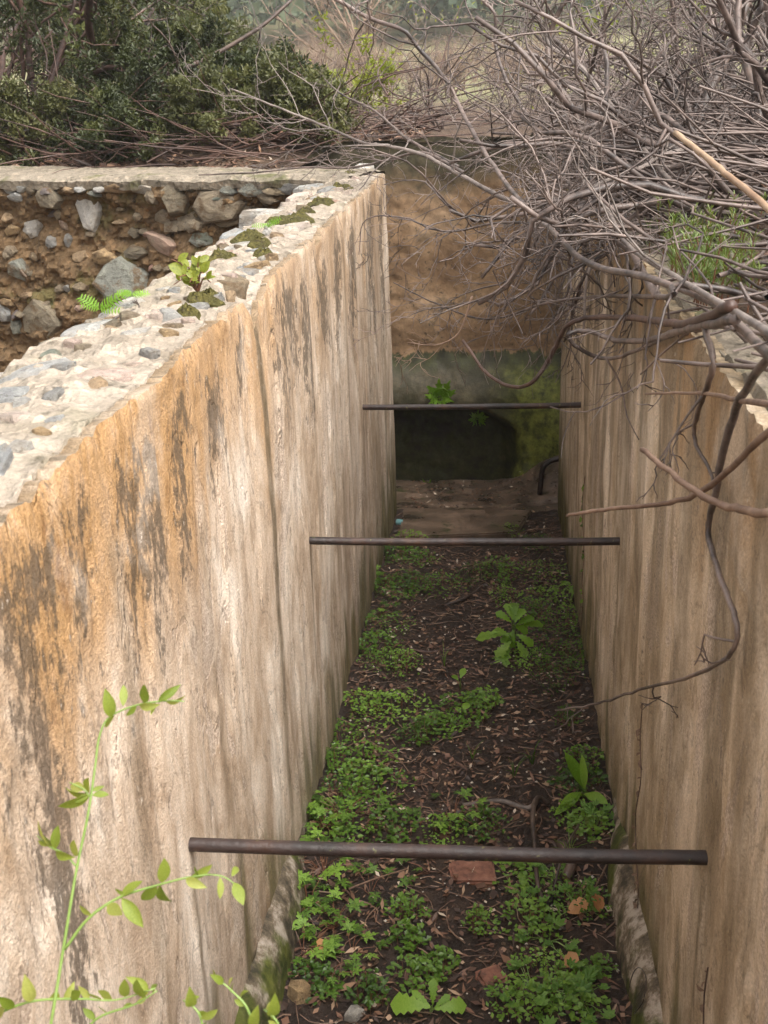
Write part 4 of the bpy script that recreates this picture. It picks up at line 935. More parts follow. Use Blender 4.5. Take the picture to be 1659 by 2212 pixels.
def cut_leaf(name, mat):
    """deeply divided leaf: five leaflets, each three-lobed"""
    V = []; F = []
    lob = [(0, 0), (.05, .12), (.20, .24), (.22, .34), (.10, .36), (.20, .56), (.19, .66), (.09, .62), (.06, .86), (0, 1)]
    for ang, ln, oy in ((0, .62, .34), (.85, .52, .28), (-.85, .52, .28), (1.75, .40, .24), (-1.75, .40, .24)):
        b0 = len(V); ca, sa = math.cos(ang), math.sin(ang)
        for x, y in lob:
            for sx in (1, -1):
                X, Y = sx*x*ln*1.05, y*ln; V.append((X*ca+Y*sa, oy+Y*ca-X*sa, -.12*y*y*ln+.25*abs(X)))
        for i in range(len(lob)-1):
            a = b0+2*i; F.append((a, a+2, a+3, a+1))
    V += [(-.012, 0, 0), (.012, 0, 0), (.012, .36, 0), (-.012, .36, 0)]; k = len(V); F.append((k-4, k-3, k-2, k-1))
    return mkmesh(name, V, F, M[mat], False)
def frond(name, mat, pairs=7):
    V = []; F = []
    for i in range(pairs):
        t_ = .12+.86*i/pairs; ln = .30*math.sin(math.pi*min(1, (.18+.82*(1-i/pairs))*.72)); z0 = -.30*t_*t_
        for sx in (1, -1):
            k = len(V); V += [(0, t_-.03, z0), (sx*ln*.5, t_+.02, z0+.02), (sx*ln, t_+.10, z0-.03), (sx*ln*.5, t_+.085, z0+.02), (0, t_+.035, z0)]; F.append((k, k+1, k+2, k+3, k+4) if sx > 0 else (k+4, k+3, k+2, k+1, k))
    k = len(V); V += [(-.01, 0, 0), (.01, 0, 0), (.004, .98, -.29), (-.004, .98, -.29)]; F.append((k, k+1, k+2, k+3))
    return mkmesh(name, V, F, M[mat], False)
OV = [.0, .14, .22, .25, .22, .14, .0]
LM = {'ovate_b': blade('leaf', [.0, .12, .20, .23, .21, .13, .0], 'leaf_sapling', .55, .40), 'ovate_c': blade('leaf', [.0, .16, .23, .22, .17, .10, .0], 'leaf_sapling', .15, -.12), 'ovate': blade('leaf', OV, 'leaf_sapling', .25, .18), 'ovate_green': blade('leaf', OV, 'leaf_weed', .2, .2), 'dock': blade('leaf', [.03, .05, .09, .13, .15, .15, .13, .09, 0], 'leaf_fresh', .3, .35),
      'thistle': blade('leaf', [.03, .06, .05, .14, .10, .19, .13, .22, .17, .24, .15, 0], 'leaf_fresh', .2, .45), 'round': round_leaf('leaf', 'leaf_mall'), 'cut': cut_leaf('leaf', 'leaf_weed'), 'frond': frond('frond', 'leaf_fresh'), 'cut_fresh': cut_leaf('frond', 'leaf_fresh'),
      'dry': blade('leaf', [.02, .16, .24, .30, .26, .30, .18, 0], 'dry_leaf', .5, -.2), 'drybit': blade('leaf', OV, 'bark_leaf' if 'bark_leaf' in M else 'twig_brown', .6, .4), 'ivy': blade('leaf', [.05, .30, .42, .26, .22, .12, 0], 'leaf_weed', .2, .2), 'yel': blade('leaf', OV, 'leaf_yellow', .25, .2)}
def leaf_at(parent, mesh, base, az, pitch, size, roll=0, name='leaf', wf=1):
    o = link(name, LM[mesh], parent); p0 = np.array(parent.location)
    mm = Matrix.Translation(Vector(np.asarray(base)-p0)) @ Matrix.Rotation(az, 4, 'Z') @ Matrix.Rotation(pitch, 4, 'X') @ Matrix.Rotation(roll, 4, 'Y') @ Matrix.Diagonal((size*wf, size, size, 1))
    o.matrix_basis = mm; return o
def leaf_between(parent, mesh, a, c_, wf=1, roll=0, upv=None):
    a = np.asarray(a, float); c_ = np.asarray(c_, float); d = Vector(c_-a); ln = d.length; y = d.normalized(); u_ = Vector(upv if upv is not None else (0.2, -.7, .7)); x = y.cross(u_).normalized(); z = x.cross(y)
    o = link('leaf', LM[mesh], parent); mm = Matrix((x, y, z)).transposed().to_4x4() @ Matrix.Rotation(roll, 4, 'Y')
    o.matrix_basis = Matrix.Translation(Vector(a)-parent.location) @ mm @ Matrix.Diagonal((ln*wf, ln, ln, 1)); return o

# ---- low small-leaved weeds in patches
patches = [(850, 1200, 50), (905, 1215, 40), (850, 1280, 60), (830, 1350, 60), (885, 1270, 40), (812, 1400, 45), (835, 1440, 55), (790, 1530, 50), (850, 1535, 60), (765, 1600, 60), (800, 1650, 50), (745, 1720, 70), (820, 1700, 60), (760, 1785, 70), (850, 1795, 50),
  (905, 1590, 40), (1000, 1545, 60), (960, 1572, 40), (1045, 1520, 40), (1170, 1240, 50), (1200, 1290, 60), (1150, 1330, 40), (1222, 1350, 50), (1180, 1400, 80), (1232, 1430, 60), (1130, 1430, 50), (1200, 1470, 50), (1258, 1650, 40), (1250, 1700, 50), (1240, 1760, 40), (1270, 1795, 40),
  (950, 1270, 50), (1020, 1250, 40), (1080, 1240, 40), (1040, 1790, 50), (960, 1800, 40), (1130, 1900, 50), (1200, 1945, 50), (1150, 2000, 50), (1180, 2125, 70), (1230, 2165, 60), (1120, 2175, 50), (900, 2120, 45), (950, 2100, 35), (690, 2130, 45), (880, 1980, 35), (1040, 2010, 30), (870, 1440, 35), (1090, 1290, 30), (720, 1650, 40),
  (780, 1690, 50), (700, 1760, 45), (1225, 1560, 25), (880, 2040, 30), (800, 2160, 35), (1270, 1960, 40), (1160, 1180, 40), (1100, 1160, 25), (885, 1175, 35), (1290, 2100, 30)]
WG = 'low small-leaved weeds on the trench floor'
for i, (px, py, rp) in enumerate(patches):
    c0 = on_floor(px, py); d = np.linalg.norm(c0-CAM); R1 = rp/FPX*d*1.12; gg = np.random.default_rng(300+i); k = int(70+R1*1400); ls = gg.uniform(.75, 1.35)
    a = gg.uniform(0, 6.28, k); q = R1*np.sqrt(gg.random(k))*gg.uniform(.7, 1.2, k); hgt = gg.uniform(.03, .075)*(1-(q/(R1*1.2))**2)*gg.random(k)+.008
    X = np.clip(c0[0]+q*np.cos(a), -.435, .435); Y = c0[1]+1.25*q*np.sin(a); Z = np.array([fz(x, y) for x, y in zip(X, Y)])
    side = 'along the ochre wall foot' if c0[0] < -.16 else 'along the olive wall foot' if c0[0] > .16 else 'in mid-floor'
    seg_ = 'beside the red bricks' if py > 1850 else 'around the sow thistle' if abs(px-1140) < 110 and abs(py-1380) < 130 else 'close past the lowest bar' if py > 1600 else 'halfway along the litter' if py > 1400 else 'just before the concrete slab'
    root = empty('weed_patch', (c0[0], c0[1], c0[2]), 'low small-leaved green weeds '+side+' '+seg_, 'weeds', WG)
    o3 = np.array(c0); b = Buf(); P = np.stack([X, Y, Z+hgt], 1)-o3; D = np.stack([np.cos(a*3), np.sin(a*3), gg.normal(.1, .25, k)], 1)
    b.leaves(P, D, np.stack([gg.normal(0, .35, k), gg.normal(-.2, .35, k), np.ones(k)], 1), ls*gg.uniform(.007, .018, k), ls*gg.uniform(.006, .013, k), .12)
    f_ = link('foliage', b.mesh('foliage', M['leaf_weed']), root); f_['kind'] = 'stuff'
    b = Buf()
    for j in range(0, k, 5): b.tube([(P[j][0]*.9, P[j][1]*.9, Z[j]-o3[2]-.004), tuple(P[j])], [.0009, .0006], 3, cap=False)
    s_ = link('stems', b.mesh('stems', M['stem_red']), root); s_['kind'] = 'stuff'
# ---- cut-leaved and round-leaved clumps, each leaf on its own
def clump(px, py, R1, n_, leaf, size, hgt, label, cat, group, seed, stem='stem_red', name='weed_clump'):
    c0 = on_floor(px, py); c0[0] = min(.40, max(-.40, c0[0])); root = empty(name, tuple(c0), label, cat, group); r = random.Random(seed); b = Buf()
    for k in range(n_):
        a = r.uniform(0, 6.28); q = R1*math.sqrt(r.random()); x = min(.43, max(-.43, c0[0]+q*math.cos(a))); y = c0[1]+q*math.sin(a); z = c0[2]+hgt*r.uniform(.25, 1)*(1-.5*(q/R1)**2)
        leaf_at(root, leaf, (x, y, z), a-math.pi/2+r.uniform(-.6, .6), r.uniform(-.25, .35), size*r.uniform(.65, 1.2), r.uniform(-.3, .3))
        m_ = lerp(c0, np.array([x, y, z]), .5)+np.array([0, 0, hgt*.12]); b.tube(np.array([c0+np.array([0, 0, -.006]), m_, (x, y, z)])-c0, [.0013, .0011, .0008], 4, cap=False)
    link('stems', b.mesh('stems', M[stem]), root); return root
CG = 'cut-leaved weeds along the left wall foot'
for i, (px, py, R1, n_, sz, h_) in enumerate([(700, 1885, .085, 15, .062, .11), (665, 1960, .07, 12, .060, .09), (725, 2000, .08, 13, .056, .08), (655, 2060, .06, 9, .058, .06), (705, 2110, .07, 9, .05, .05), (745, 1770, .10, 14, .055, .10), (690, 1790, .06, 9, .058, .10), (830, 1265, .08, 12, .055, .10), (805, 1330, .07, 9, .05, .08), (800, 1930, .07, 8, .048, .05), (640, 2000, .05, 7, .055, .08), (760, 2060, .06, 7, .048, .05)]):
    clump(px, py, R1, n_, 'cut', sz, h_, 'bright green cut-leaved weed clump at the foot of the ochre wall', 'weed', CG, 400+i)
clump(980, 1765, .10, 13, 'cut', .055, .07, 'cut-leaved weed standing alone mid-floor just beyond the lowest bar', 'weed', None, 420)
clump(930, 1885, .08, 8, 'cut', .05, .05, 'small cut-leaved weed beside the red brick', 'weed', None, 421)
for i, (px, py, R1, n_, sz, h_) in enumerate([(1200, 1900, .07, 9, .040, .05), (1245, 1965, .08, 11, .042, .05), (1185, 2030, .07, 10, .042, .05), (1235, 2090, .08, 9, .045, .05), (1285, 1790, .07, 10, .045, .07), (1150, 2150, .08, 13, .042, .05), (1255, 2165, .07, 10, .042, .05), (1200, 2180, .07, 10, .04, .05), (1130, 1960, .05, 6, .036, .04)]):
    clump(px, py, R1, n_, 'round', sz, h_, 'round scalloped-leaf weed clump beside the right wall foot', 'weed', 'round-leaved weeds by the right wall', 440+i, 'stem_green')
def rosette(px, py, leaves, label, cat, mesh='dock', lift=0):
    c0 = on_floor(px, py); root = empty('broadleaf_weed', tuple(c0), label, cat); b = Buf()
    for bx, by, tx, ty, hb, ht, wf in leaves:
        A_ = atz(bx, by, c0[2]+hb); B_ = atz(tx, ty, c0[2]+ht); leaf_between(root, mesh, A_, B_, wf, 0, (0, -.5, .85))
        b.tube(np.array([c0, lerp(c0, A_, .6)+np.array([0, 0, .006]), A_])-c0, [.0022, .002, .0015], 5, cap=False)
    link('stems', b.mesh('stems', M['stem_green'], True), root); return root
rosette(1262, 1715, [(1262, 1705, 1240, 1640, .02, .14, 1.0), (1258, 1715, 1212, 1738, .02, .05, .8), (1262, 1715, 1300, 1720, .03, .07, 1.3), (1255, 1712, 1222, 1722, .03, .06, .8), (1262, 1708, 1262, 1650, .02, .13, .7)], 'fresh green broad-leaved plant with one upright tongue leaf by the right wall', 'plant')
rosette(1110, 1395, [(1100, 1370, 1035, 1365, .10, .12, .8), (1110, 1360, 1100, 1395, .11, .06, 1.5), (1120, 1355, 1175, 1335, .12, .14, .8), (1105, 1345, 1080, 1320, .14, .19, 1.2), (1112, 1345, 1130, 1310, .15, .20, 1.2), (1100, 1400, 1070, 1450, .05, .02, 1.2), (1115, 1370, 1150, 1385, .11, .10, 1.2), (1108, 1350, 1140, 1360, .13, .12, 1.4), (1100, 1375, 1060, 1350, .11, .13, 1.1), (1110, 1340, 1110, 1290, .16, .22, 1.0), (1106, 1365, 1085, 1380, .10, .09, 1.2), (1114, 1352, 1150, 1325, .13, .17, 1.0), (1108, 1340, 1095, 1300, .15, .21, 1.0), (1116, 1385, 1135, 1410, .07, .05, 1.3), (1104, 1385, 1075, 1410, .08, .06, 1.3)], 'tall pale yellow-green sow thistle rising from the dense weeds', 'plant', 'thistle')
rosette(930, 2190, [(930, 2175, 850, 2160, .03, .05, 1.3), (935, 2170, 935, 2125, .03, .08, 1.0), (940, 2180, 1000, 2165, .03, .05, 1.3), (938, 2178, 965, 2150, .03, .06, .9), (928, 2172, 895, 2140, .03, .06, .8)], 'pale broad-leaved seedling on bare soil below the small weeds', 'plant', 'thistle')
rosette(995, 1490, [(995, 1465, 1003, 1440, .06, .09, 1.8), (990, 1470, 975, 1452, .06, .07, 1.2)], 'small seedling with one bright heart-shaped leaf mid-floor', 'seedling')
rosette(1000, 1545, [(1000, 1535, 1012, 1515, .05, .07, 2.2), (995, 1540, 985, 1522, .05, .06, 1.4)], 'small seedling with a pale oval leaf among the middle weeds', 'seedling')
for i, (px, py, n_) in enumerate([(1150, 1650, 9), (1020, 1640, 7), (900, 1600, 6), (1230, 1860, 10), (1110, 1680, 8), (960, 1440, 6)]):
    c0 = on_floor(px, py); root = empty('grass_tuft', tuple(c0), 'thin tuft of green grass blades on the trench soil', 'grass', 'grass tufts on the floor'); b = Buf()
    for k in range(n_):
        a = rr.uniform(0, 6.28); h_ = rr.uniform(.04, .09); s_ = rr.uniform(.02, .06); P = [(0, 0, -.004), (math.cos(a)*s_*.4, math.sin(a)*s_*.4, h_*.7), (math.cos(a)*s_, math.sin(a)*s_, h_)]; b.tube(smooth(P, 3), np.linspace(.0014, .0004, 7), 3, cap=False)
    link('blades', b.mesh('blades', M['leaf_weed']), root)

# ---- things lying on the floor
def lump(name, px, py, dims, rot, mat, label, cat, sink=.3):
    c0 = on_floor(px, py); me = stone_mesh(sum(map(ord, label)), mat) if mat in M else None; o = link(name, me, None, (c0[0], c0[1], c0[2]+dims[2]*sink)); o.scale = dims; o.rotation_euler = rot; return tag(o, label, cat)
def brickobj(px, py, dims, rz, label):
    c0 = on_floor(px, py); x, y, z = dims; bm = bmesh.new(); bmesh.ops.create_cube(bm, size=1)
    for v in bm.verts: v.co = Vector((v.co.x*x, v.co.y*y, v.co.z*z))
    bmesh.ops.bevel(bm, geom=bm.edges[:], offset=.006, segments=2, affect='EDGES'); bmesh.ops.subdivide_edges(bm, edges=[e for e in bm.edges if e.calc_length() > .03], cuts=3, use_grid_fill=True)
    for v in bm.verts: v.co += v.co.normalized()*.004*FR(v.co.x*40, v.co.y*40, v.co.z*40)
    me = bpy.data.meshes.new('brick'); bm.to_mesh(me); bm.free(); me.materials.append(M['brick']); o = link('brick', me, None, (c0[0], c0[1], c0[2]-z*.26)); o.rotation_euler = (.08, .06, rz); return tag(o, label, 'brick')
brickobj(1020, 1888, (.125, .085, .05), .1, 'worn red brick half sunk in soil below the lowest bar')
brickobj(1062, 2112, (.07, .055, .045), .6, 'broken red brick corner beside the round-leaved weeds')
brickobj(1108, 1210, (.05, .04, .04), .4, 'small red brick fragment just past the middle bar')
lump('pebble', 768, 2195, (.05, .045, .03), (0, 0, .4), 'stone_pale', 'round white pebble on the soil by the left plinth', 'pebble')
lump('stone', 650, 2150, (.05, .06, .05), (0, .2, 1), 'stone_ochre', 'ochre stone chip against the left plinth', 'stone')
for i, (px, py, sz, az, lb) in enumerate([(1225, 1985, .06, -1.2, 'curled orange dry leaf between the round-leaved weeds'), (1295, 1985, .05, .3, 'folded rusty dry leaf against the right plinth'), (1220, 2105, .045, -.6, 'cupped tan dry leaf among the round-leaved weeds'), (700, 2075, .04, .5, 'reddish dry leaf under the cut-leaved weeds')]):
    c0 = on_floor(px, py); o = tag(link('dry_leaf', LM['dry'], None, (c0[0], c0[1], c0[2]+.02)), lb, 'leaf'); o.rotation_euler = (.25, .3, az); o.scale = (sz*1.2, sz, sz)
# turquoise plastic tube
c0 = on_floor(875, 1136); b = Buf(); ax = nrm3(np.array([.9, -.35, 0])); pr_ = [(-.5, .010), (-.495, .016), (-.45, .0175), (.28, .0175), (.34, .013), (.36, .009), (.48, .009), (.5, .006)]
b.tube([ax*.10*s_ for s_, _ in pr_], [r0 for _, r0 in pr_], 14); o = tag(link('plastic_tube', b.mesh('plastic_tube', M['blue_plastic'], True), None, (c0[0], c0[1], c0[2]+.016)), 'pale turquoise plastic tube lying against the left wall foot', 'tube')
def root_obj(pts, r0, r1, mat, label, name='fallen_stick'):
    P = []
    for px, py, h_ in pts: q = on_floor(px, py); P.append(q+np.array([0, 0, h_]))
    P = smooth(P, 5); base = P[0].copy(); b = Buf(); b.tube(P-base, np.linspace(r0, r1, len(P)), 8); return tag(link(name, b.mesh(name, M[mat], True), None, tuple(base)), label, 'stick')
root_obj([(1185, 1742, .01), (1160, 1755, .05), (1150, 1800, .06), (1155, 1860, .05), (1160, 1920, .03), (1175, 1965, .004)], .0085, .006, 'burnt_dark', 'curved black root arching up beneath the lowest bar', 'root')
root_obj([(1210, 1830, .012), (1235, 1870, .018), (1222, 1905, .012)], .016, .014, 'burnt_dark', 'stubby black root end beside the curved root', 'root')
root_obj([(1250, 1800, .03), (1215, 1880, .05), (1190, 1955, .01)], .004, .003, 'burnt_dark', 'thin black stem crossing the stubby root')
root_obj([(1000, 1742, .005), (1080, 1735, .008), (1140, 1752, .01), (1165, 1735, .02)], .007, .009, 'bark_grey', 'pale-ended driftwood stick lying past the lowest bar')
root_obj([(880, 1405, .006), (930, 1412, .008), (990, 1402, .006)], .005, .004, 'bark_red', 'brown curved stick across the middle of the trench floor')
root_obj([(960, 1310, .005), (1010, 1295, .012), (1045, 1265, .005)], .007, .005, 'burnt_dark', 'short dark bent stick beyond the middle litter')
root_obj([(1000, 1225, .006), (1060, 1218, .008), (1110, 1212, .006), (1140, 1200, .005)], .004, .003, 'twig_brown', 'long thin stick just past the middle bar')
root_obj([(755, 1940, .03), (820, 1915, .03), (880, 1890, .02)], .003, .002, 'twig_brown', 'thin brown twig leaning over the cut-leaved weeds')

# ================================================================== PLANTS ON THE WALLS
# wire loop by the right plinth
b = Buf(); P = smooth([atx(1350, 2200, .40), atx(1362, 2120, .40), atx(1378, 2090, .405), atx(1395, 2110, .41), atx(1390, 2160, .40), atx(1370, 2190, .39)], 6); b.tube(P-P[0], [.0012]*len(P), 5)
tag(link('wire_loop', b.mesh('wire_loop', M['iron'], True), None, tuple(P[0])), 'thin dark wire loop standing against the right plinth', 'wire')
def wall_vine(pts, X, leafmesh, n_, size, label, mat, seed, off=.008):
    P = smooth([atx(a, c_, X)-np.array([off, 0, 0]) for a, c_ in pts], 6); base = P[0].copy(); root = empty('climbing_vine', tuple(base), label, 'vine'); b = Buf(); b.tube(P-base, [.0014]*len(P), 4); link('stem', b.mesh('stem', M[mat], True), root); r = random.Random(seed)
    for k in range(n_):
        p = P[r.randrange(len(P))]; s_ = size*r.uniform(.6, 1.2); q = p+np.array([-.012*r.random()-.004, r.uniform(-1, 1)*s_, r.uniform(-1, .3)*s_]); leaf_between(root, leafmesh, p, q, 1.0, r.uniform(-.5, .5), (-1, -.3, .3))
wall_vine([(1268, 1030), (1262, 1090), (1264, 1150), (1266, 1200), (1262, 1260), (1264, 1300)], .45, 'ivy', 22, .03, 'dark green ivy strand climbing a seam of the right wall', 'stem_red', 7)
wall_vine([(1395, 1520), (1390, 1600), (1392, 1680), (1380, 1760), (1382, 1850), (1386, 1930), (1380, 2010), (1378, 2080)], .45, 'drybit', 34, .016, 'dried brown vine clinging to the right wall behind the lowest bar', 'bark_red', 8)
wall_vine([(1262, 1310), (1258, 1400), (1270, 1480), (1275, 1560)], .45, 'drybit', 16, .02, 'dried creeper with reddish leaves in the far seam of the right wall', 'bark_red', 9)
wall_vine([(1530, 2212), (1532, 2150), (1540, 2090)], .45, 'drybit', 5, .012, 'short dry creeper tip low on the right wall', 'bark_red', 10)
# ferns on the end wall
def wall_fern(px, py, tips, label):
    d = ray(px, py); lo, hi = 5.8, 7.6
    for _ in range(40):
        Ym = (lo+hi)/2; p = at(px, py, Ym)
        if Ym < far_y(p[0], p[2]): lo = Ym
        else: hi = Ym
    p = at(px, py, lo-.01); root = empty('wall_fern', tuple(p), label, 'fern')
    for tx, ty in tips: leaf_between(root, 'cut_fresh', p, at(tx, ty, lo-.10), 1.0, 0, (0, -.9, .35)).name = 'frond'
wall_fern(950, 862, [(922, 834), (948, 818), (972, 822), (984, 842), (976, 866), (936, 874), (918, 852)], 'bright green fern growing from the damp end wall above the far bar')
wall_fern(1030, 906, [(1012, 908), (1020, 892), (1045, 893), (1055, 900)], 'small fern at the upper lip of the dark hollow')
wall_fern(920, 1058, [(905, 1048), (930, 1038), (942, 1048), (912, 1066)], 'little fern at the bottom of the dark hollow')
# leafy sprig and small ferns on the left wall top
def top_point(px, py): p = atz(px, py, TOP+.01); return p
p = top_point(428, 632); p[0] = min(p[0], -.55); root = empty('wall_sprig', tuple(p), 'yellow-green leafy sprig with red stems sprouting from the rubble wall top', 'sprig'); b = Buf(); r = random.Random(3)
for tx, ty in [(370, 560), (385, 600), (400, 575), (430, 560), (440, 590), (455, 610), (410, 610), (375, 615)]:
    q = at(tx, ty, p[1]-.06+.1*r.random()); P = smooth([p, lerp(p, q, .5)+np.array([0, 0, .02]), q], 4); b.tube(P-p, np.linspace(.0022, .001, len(P)), 4, cap=False)
    for k in range(5):
        s_ = P[int(len(P)*(.35+.13*k))-1]; leaf_between(root, 'yel', s_, s_+np.array([r.uniform(-1, 1), r.uniform(-.6, .4), r.uniform(-.2, .9)])*.031, 1.1, r.uniform(-.5, .5))
link('stems', b.mesh('stems', M['stem_red'], True), root)
for px, py, lb in [(285, 640, 'small bright fern in a crack of the left wall edge'), (215, 668, 'low tuft of bright fern beside the pale wall-top slab'), (575, 488, 'thin green grass tuft beside the moss on the wall top')]:
    p = top_point(px, py); root = empty('crevice_fern', tuple(p), lb, 'fern')
    for k in range(7):
        a = r.uniform(0, 6.28); leaf_between(root, 'frond', p, p+np.array([math.cos(a)*.05, math.sin(a)*.03, r.uniform(.0, .035)]), 1.0).name = 'frond'
# moss cushions
for i, (px, py, wx, wy) in enumerate([(640, 470, .16, .20), (600, 462, .10, .12), (530, 502, .10, .11), (560, 522, .08, .10), (470, 545, .09, .08), (690, 432, .12, .14), (760, 372, .14, .12), (560, 660, .05, .05), (505, 628, .06, .06), (440, 640, .08, .06), (660, 452, .09, .09), (735, 400, .10, .10), (590, 540, .06, .07)]):
    p = top_point(px, py); x0 = min(-.53, max(-.74, p[0])); V = [(0, 0, core_z(x0, p[1])+.022)]; F = []; gg = random.Random(i)
    for k, (q, h_) in enumerate([(.2, .020), (.45, .017), (.7, .012), (.9, .005), (1, -.006)]):
        for j in range(28):
            a = 2*math.pi*j/28; rr2 = q*(1+.45*N3(math.cos(a)*1.5, math.sin(a)*1.5, i)+.2*N3(math.cos(a)*5, math.sin(a)*5, i)); xx, yy = rr2*wx/2*math.cos(a), rr2*wy/2*math.sin(a); V.append((xx, yy, core_z(x0+xx, p[1]+yy)+h_*(1+.4*gg.uniform(-1, 1))))
    for j in range(28): F.append((0, 1+j, 1+(j+1) % 28))
    for k in range(4):
        for j in range(28): a_, b_ = 1+28*k+j, 1+28*k+(j+1) % 28; F.append((a_, a_+28, b_+28, b_))
    tag(link('moss_cushion', mkmesh('moss_cushion', V, F, M['moss'], True), None, (x0, p[1], 0)), 'dark olive moss cushion growing on the rubble wall top', 'moss', 'moss cushions on the wall top')
# twigs lying on the left wall
root_ = limb('fallen_twig', [(247, 688, 2.33), (300, 668, 2.42), (360, 660, 2.48), (420, 690, 2.36)], .003, .0015, 'burnt', 'thin dark curved twig lying on the pale wall-top stones', 'twig', None, 3, 95, .05)
# needle-leaved plant on the right bank
p = atz(1470, 600, 1.93); p[0] = max(p[0], .60); p[1] = 2.75; root = empty('needle_plant', (p[0], p[1], 1.88), 'bright green needle-leaved plant with reddish stems on the right bank', 'plant')
g = np.random.default_rng(77); st = Buf(); lf = Buf()
for k in range(85):
    px, py = g.uniform(1340, 1600), g.uniform(530, 650); q = atz(px, py, 1.87)
    base = np.array([max(q[0], .50)+.05*g.random(), q[1], 1.87]); base[2] = max(1.86, ground_z(base[0], base[1]) if base[0] > .56 else TOP-.01)
    h_ = g.uniform(.05, .13); lean = g.normal(0, .22, 2); tip = base+np.array([lean[0]*h_, lean[1]*h_, h_]); o3 = np.array([p[0], p[1], 1.88])
    st.tube(np.array([base-np.array([0, 0, .02]), lerp(base, tip, .5), tip])-o3, [.0018, .0015, .001], 4, cap=False)
    n_ = 34; t_ = g.random(n_)**.7; a = g.uniform(0, 6.28, n_); lf.leaves(base+(tip-base)*t_[:, None]-o3, np.stack([np.cos(a), np.sin(a), g.uniform(.6, 1.6, n_)], 1), np.stack([np.cos(a), np.sin(a), np.full(n_, -.3)], 1)+g.normal(0, .2, (n_, 3)), g.uniform(.018, .036, n_), g.uniform(.0022, .004, n_), .1)
f_ = link('stems', st.mesh('stems', M['stem_red']), root); f_['kind'] = 'stuff'; f_ = link('foliage', lf.mesh('foliage', M['leaf_spike']), root); f_['kind'] = 'stuff'
# ---- foreground sapling
def Yd(px, py): return float(np.interp(py, [1450, 1700, 2000, 2230], [1.06, 1.0, .93, .88]))
def S(px, py, dy=0): return at(px, py, Yd(px, py)+dy)
def sapling(stems, leaves, label, base=None):
    root = empty('sapling', tuple(S(*stems[0][0][0])), label, 'sapling'); p0 = np.array(root.location)
    for pts, r0, r1 in stems:
        P = smooth([S(*q) for q in pts], 6); b = Buf(); b.tube(P-p0, np.linspace(r0, r1, len(P)), 7); link('stem', b.mesh('stem', M['stem_green'], True), root)
    rr3 = random.Random(len(leaves))
    for bx, by, tx, ty in leaves: leaf_between(root, rr3.choice(['ovate', 'ovate_b', 'ovate_c']), S(bx, by), S(*lerp(np.array([bx, by]), np.array([tx, ty]), rr3.uniform(.72, 1.0)), rr3.uniform(-.02, .015)), rr3.uniform(.68, 1.0), rr3.uniform(-.9, .9), (rr3.uniform(-.3, .3), -1, .35))
    return root
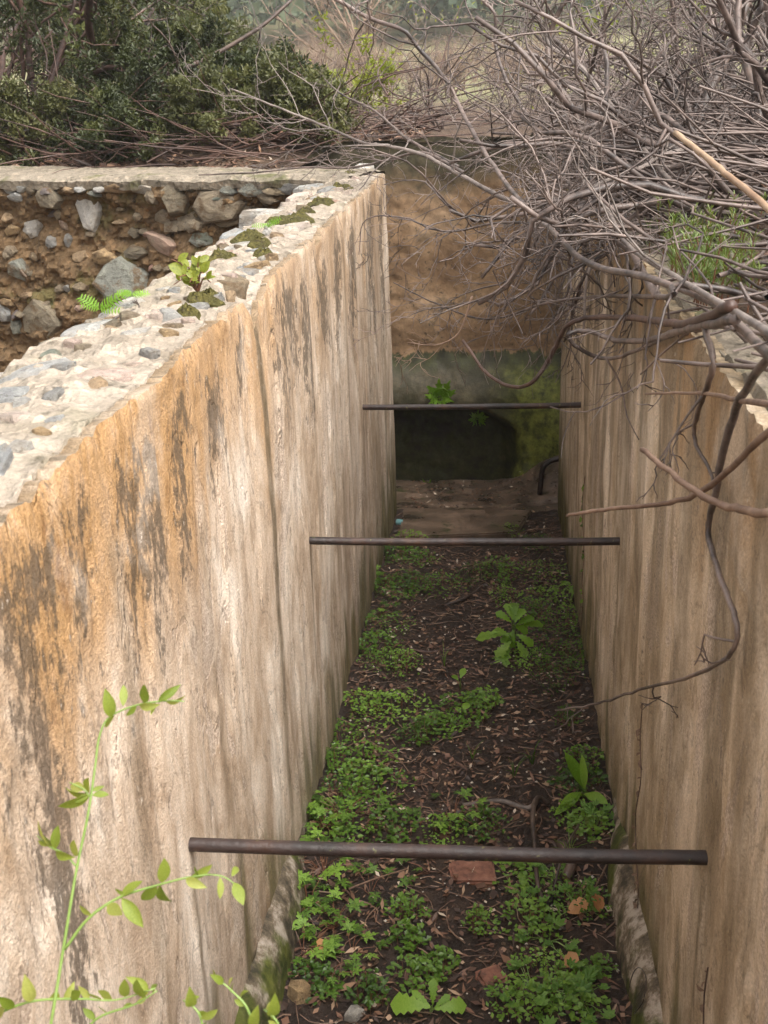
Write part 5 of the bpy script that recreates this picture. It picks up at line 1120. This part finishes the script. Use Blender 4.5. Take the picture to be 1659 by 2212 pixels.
sapling([([(95, 2290), (112, 2200), (140, 2030), (165, 1880), (190, 1760), (205, 1660), (215, 1590), (238, 1548), (300, 1522), (360, 1514), (398, 1515)], .0019, .0007), ([(140, 2050), (190, 1985), (255, 1940), (330, 1915), (420, 1893), (480, 1893), (525, 1925)], .0018, .0006), ([(163, 1870), (140, 1845), (105, 1828), (80, 1805)], .0012, .0006), ([(195, 1722), (180, 1705), (150, 1690)], .0010, .0006)],
    [(240, 1550, 231, 1487), (266, 1527, 268, 1460), (312, 1520, 316, 1462), (340, 1515, 384, 1485), (335, 1517, 326, 1552), (295, 1523, 273, 1550), (355, 1514, 402, 1517), (300, 1524, 335, 1530), (225, 1570, 262, 1540), (197, 1715, 128, 1752), (192, 1712, 122, 1722), (185, 1706, 138, 1692), (190, 1712, 183, 1682), (198, 1718, 240, 1712), (197, 1708, 236, 1695), (195, 1715, 150, 1738),
     (110, 1832, 66, 1772), (105, 1828, 80, 1818), (118, 1836, 122, 1778), (120, 1838, 142, 1858), (125, 1836, 85, 1790), (160, 1850, 168, 1800), (258, 1940, 308, 1893), (262, 1938, 318, 2018), (345, 1910, 362, 1980), (350, 1908, 358, 1858), (340, 1912, 300, 1955), (410, 1897, 468, 1870), (500, 1895, 520, 1858), (475, 1893, 478, 1945), (505, 1905, 525, 1950), (400, 1898, 440, 1918), (430, 1893, 415, 1870), (200, 1978, 160, 1955), (230, 1955, 278, 1985), (270, 1935, 245, 1915)],
    'slender green sapling with pointed oval leaves in front of the ochre wall')
rs = random.Random(12)
def sprig(pts, n_, label, ln=45):
    lv = []
    for k in range(n_):
        s_ = (k+.5)/n_*(len(pts)-1); i = min(len(pts)-2, int(s_)); f_ = s_-i; bx, by = lerp(pts[i][0], pts[i+1][0], f_), lerp(pts[i][1], pts[i+1][1], f_); a = rs.uniform(-2.6, .3); l_ = ln*rs.uniform(.7, 1.2); lv.append((bx, by, bx+l_*math.cos(a), by+l_*math.sin(a)*.8))
    return sapling([(pts, .0016, .0007)], lv, label)
sprig([(-60, 2215), (60, 2165), (170, 2158), (250, 2160), (335, 2135)], 13, 'leafy shoot arching low behind the sapling stem')
sprig([(160, 2260), (210, 2200), (290, 2170), (340, 2140)], 8, 'short shoot with yellow-green leaves at the sapling foot')
sprig([(445, 2260), (430, 2190), (395, 2160)], 6, 'small leafy shoot tip before the pale plaster', 36)
sprig([(560, 2260), (535, 2180), (500, 2140), (465, 2110)], 9, 'leafy shoot with reddish tip beside the left plinth', 34)
sprig([(620, 2280), (600, 2210), (570, 2180)], 6, 'low leafy shoot in front of the left plinth', 34)

# ================================================================== MIST
bm = bmesh.new(); bmesh.ops.create_cube(bm, size=1)
for v in bm.verts: v.co = Vector((v.co.x*880, 245+v.co.y*580, 38+v.co.z*79))
me = bpy.data.meshes.new('haze'); bm.to_mesh(me); bm.free()
t = NT('haze'); t.t.nodes.remove(t.bsdf); vol = t.n('ShaderNodeVolumePrincipled'); vol.inputs['Color'].default_value = (.93, .95, .97, 1); vol.inputs['Density'].default_value = .0013; vol.inputs['Anisotropy'].default_value = .2
t.l(vol.outputs[0], t.out.inputs['Volume']); me.materials.append(t.m)
tag(link('haze', me), 'thin damp mist hanging in the air over the hill', 'mist', kind='stuff')
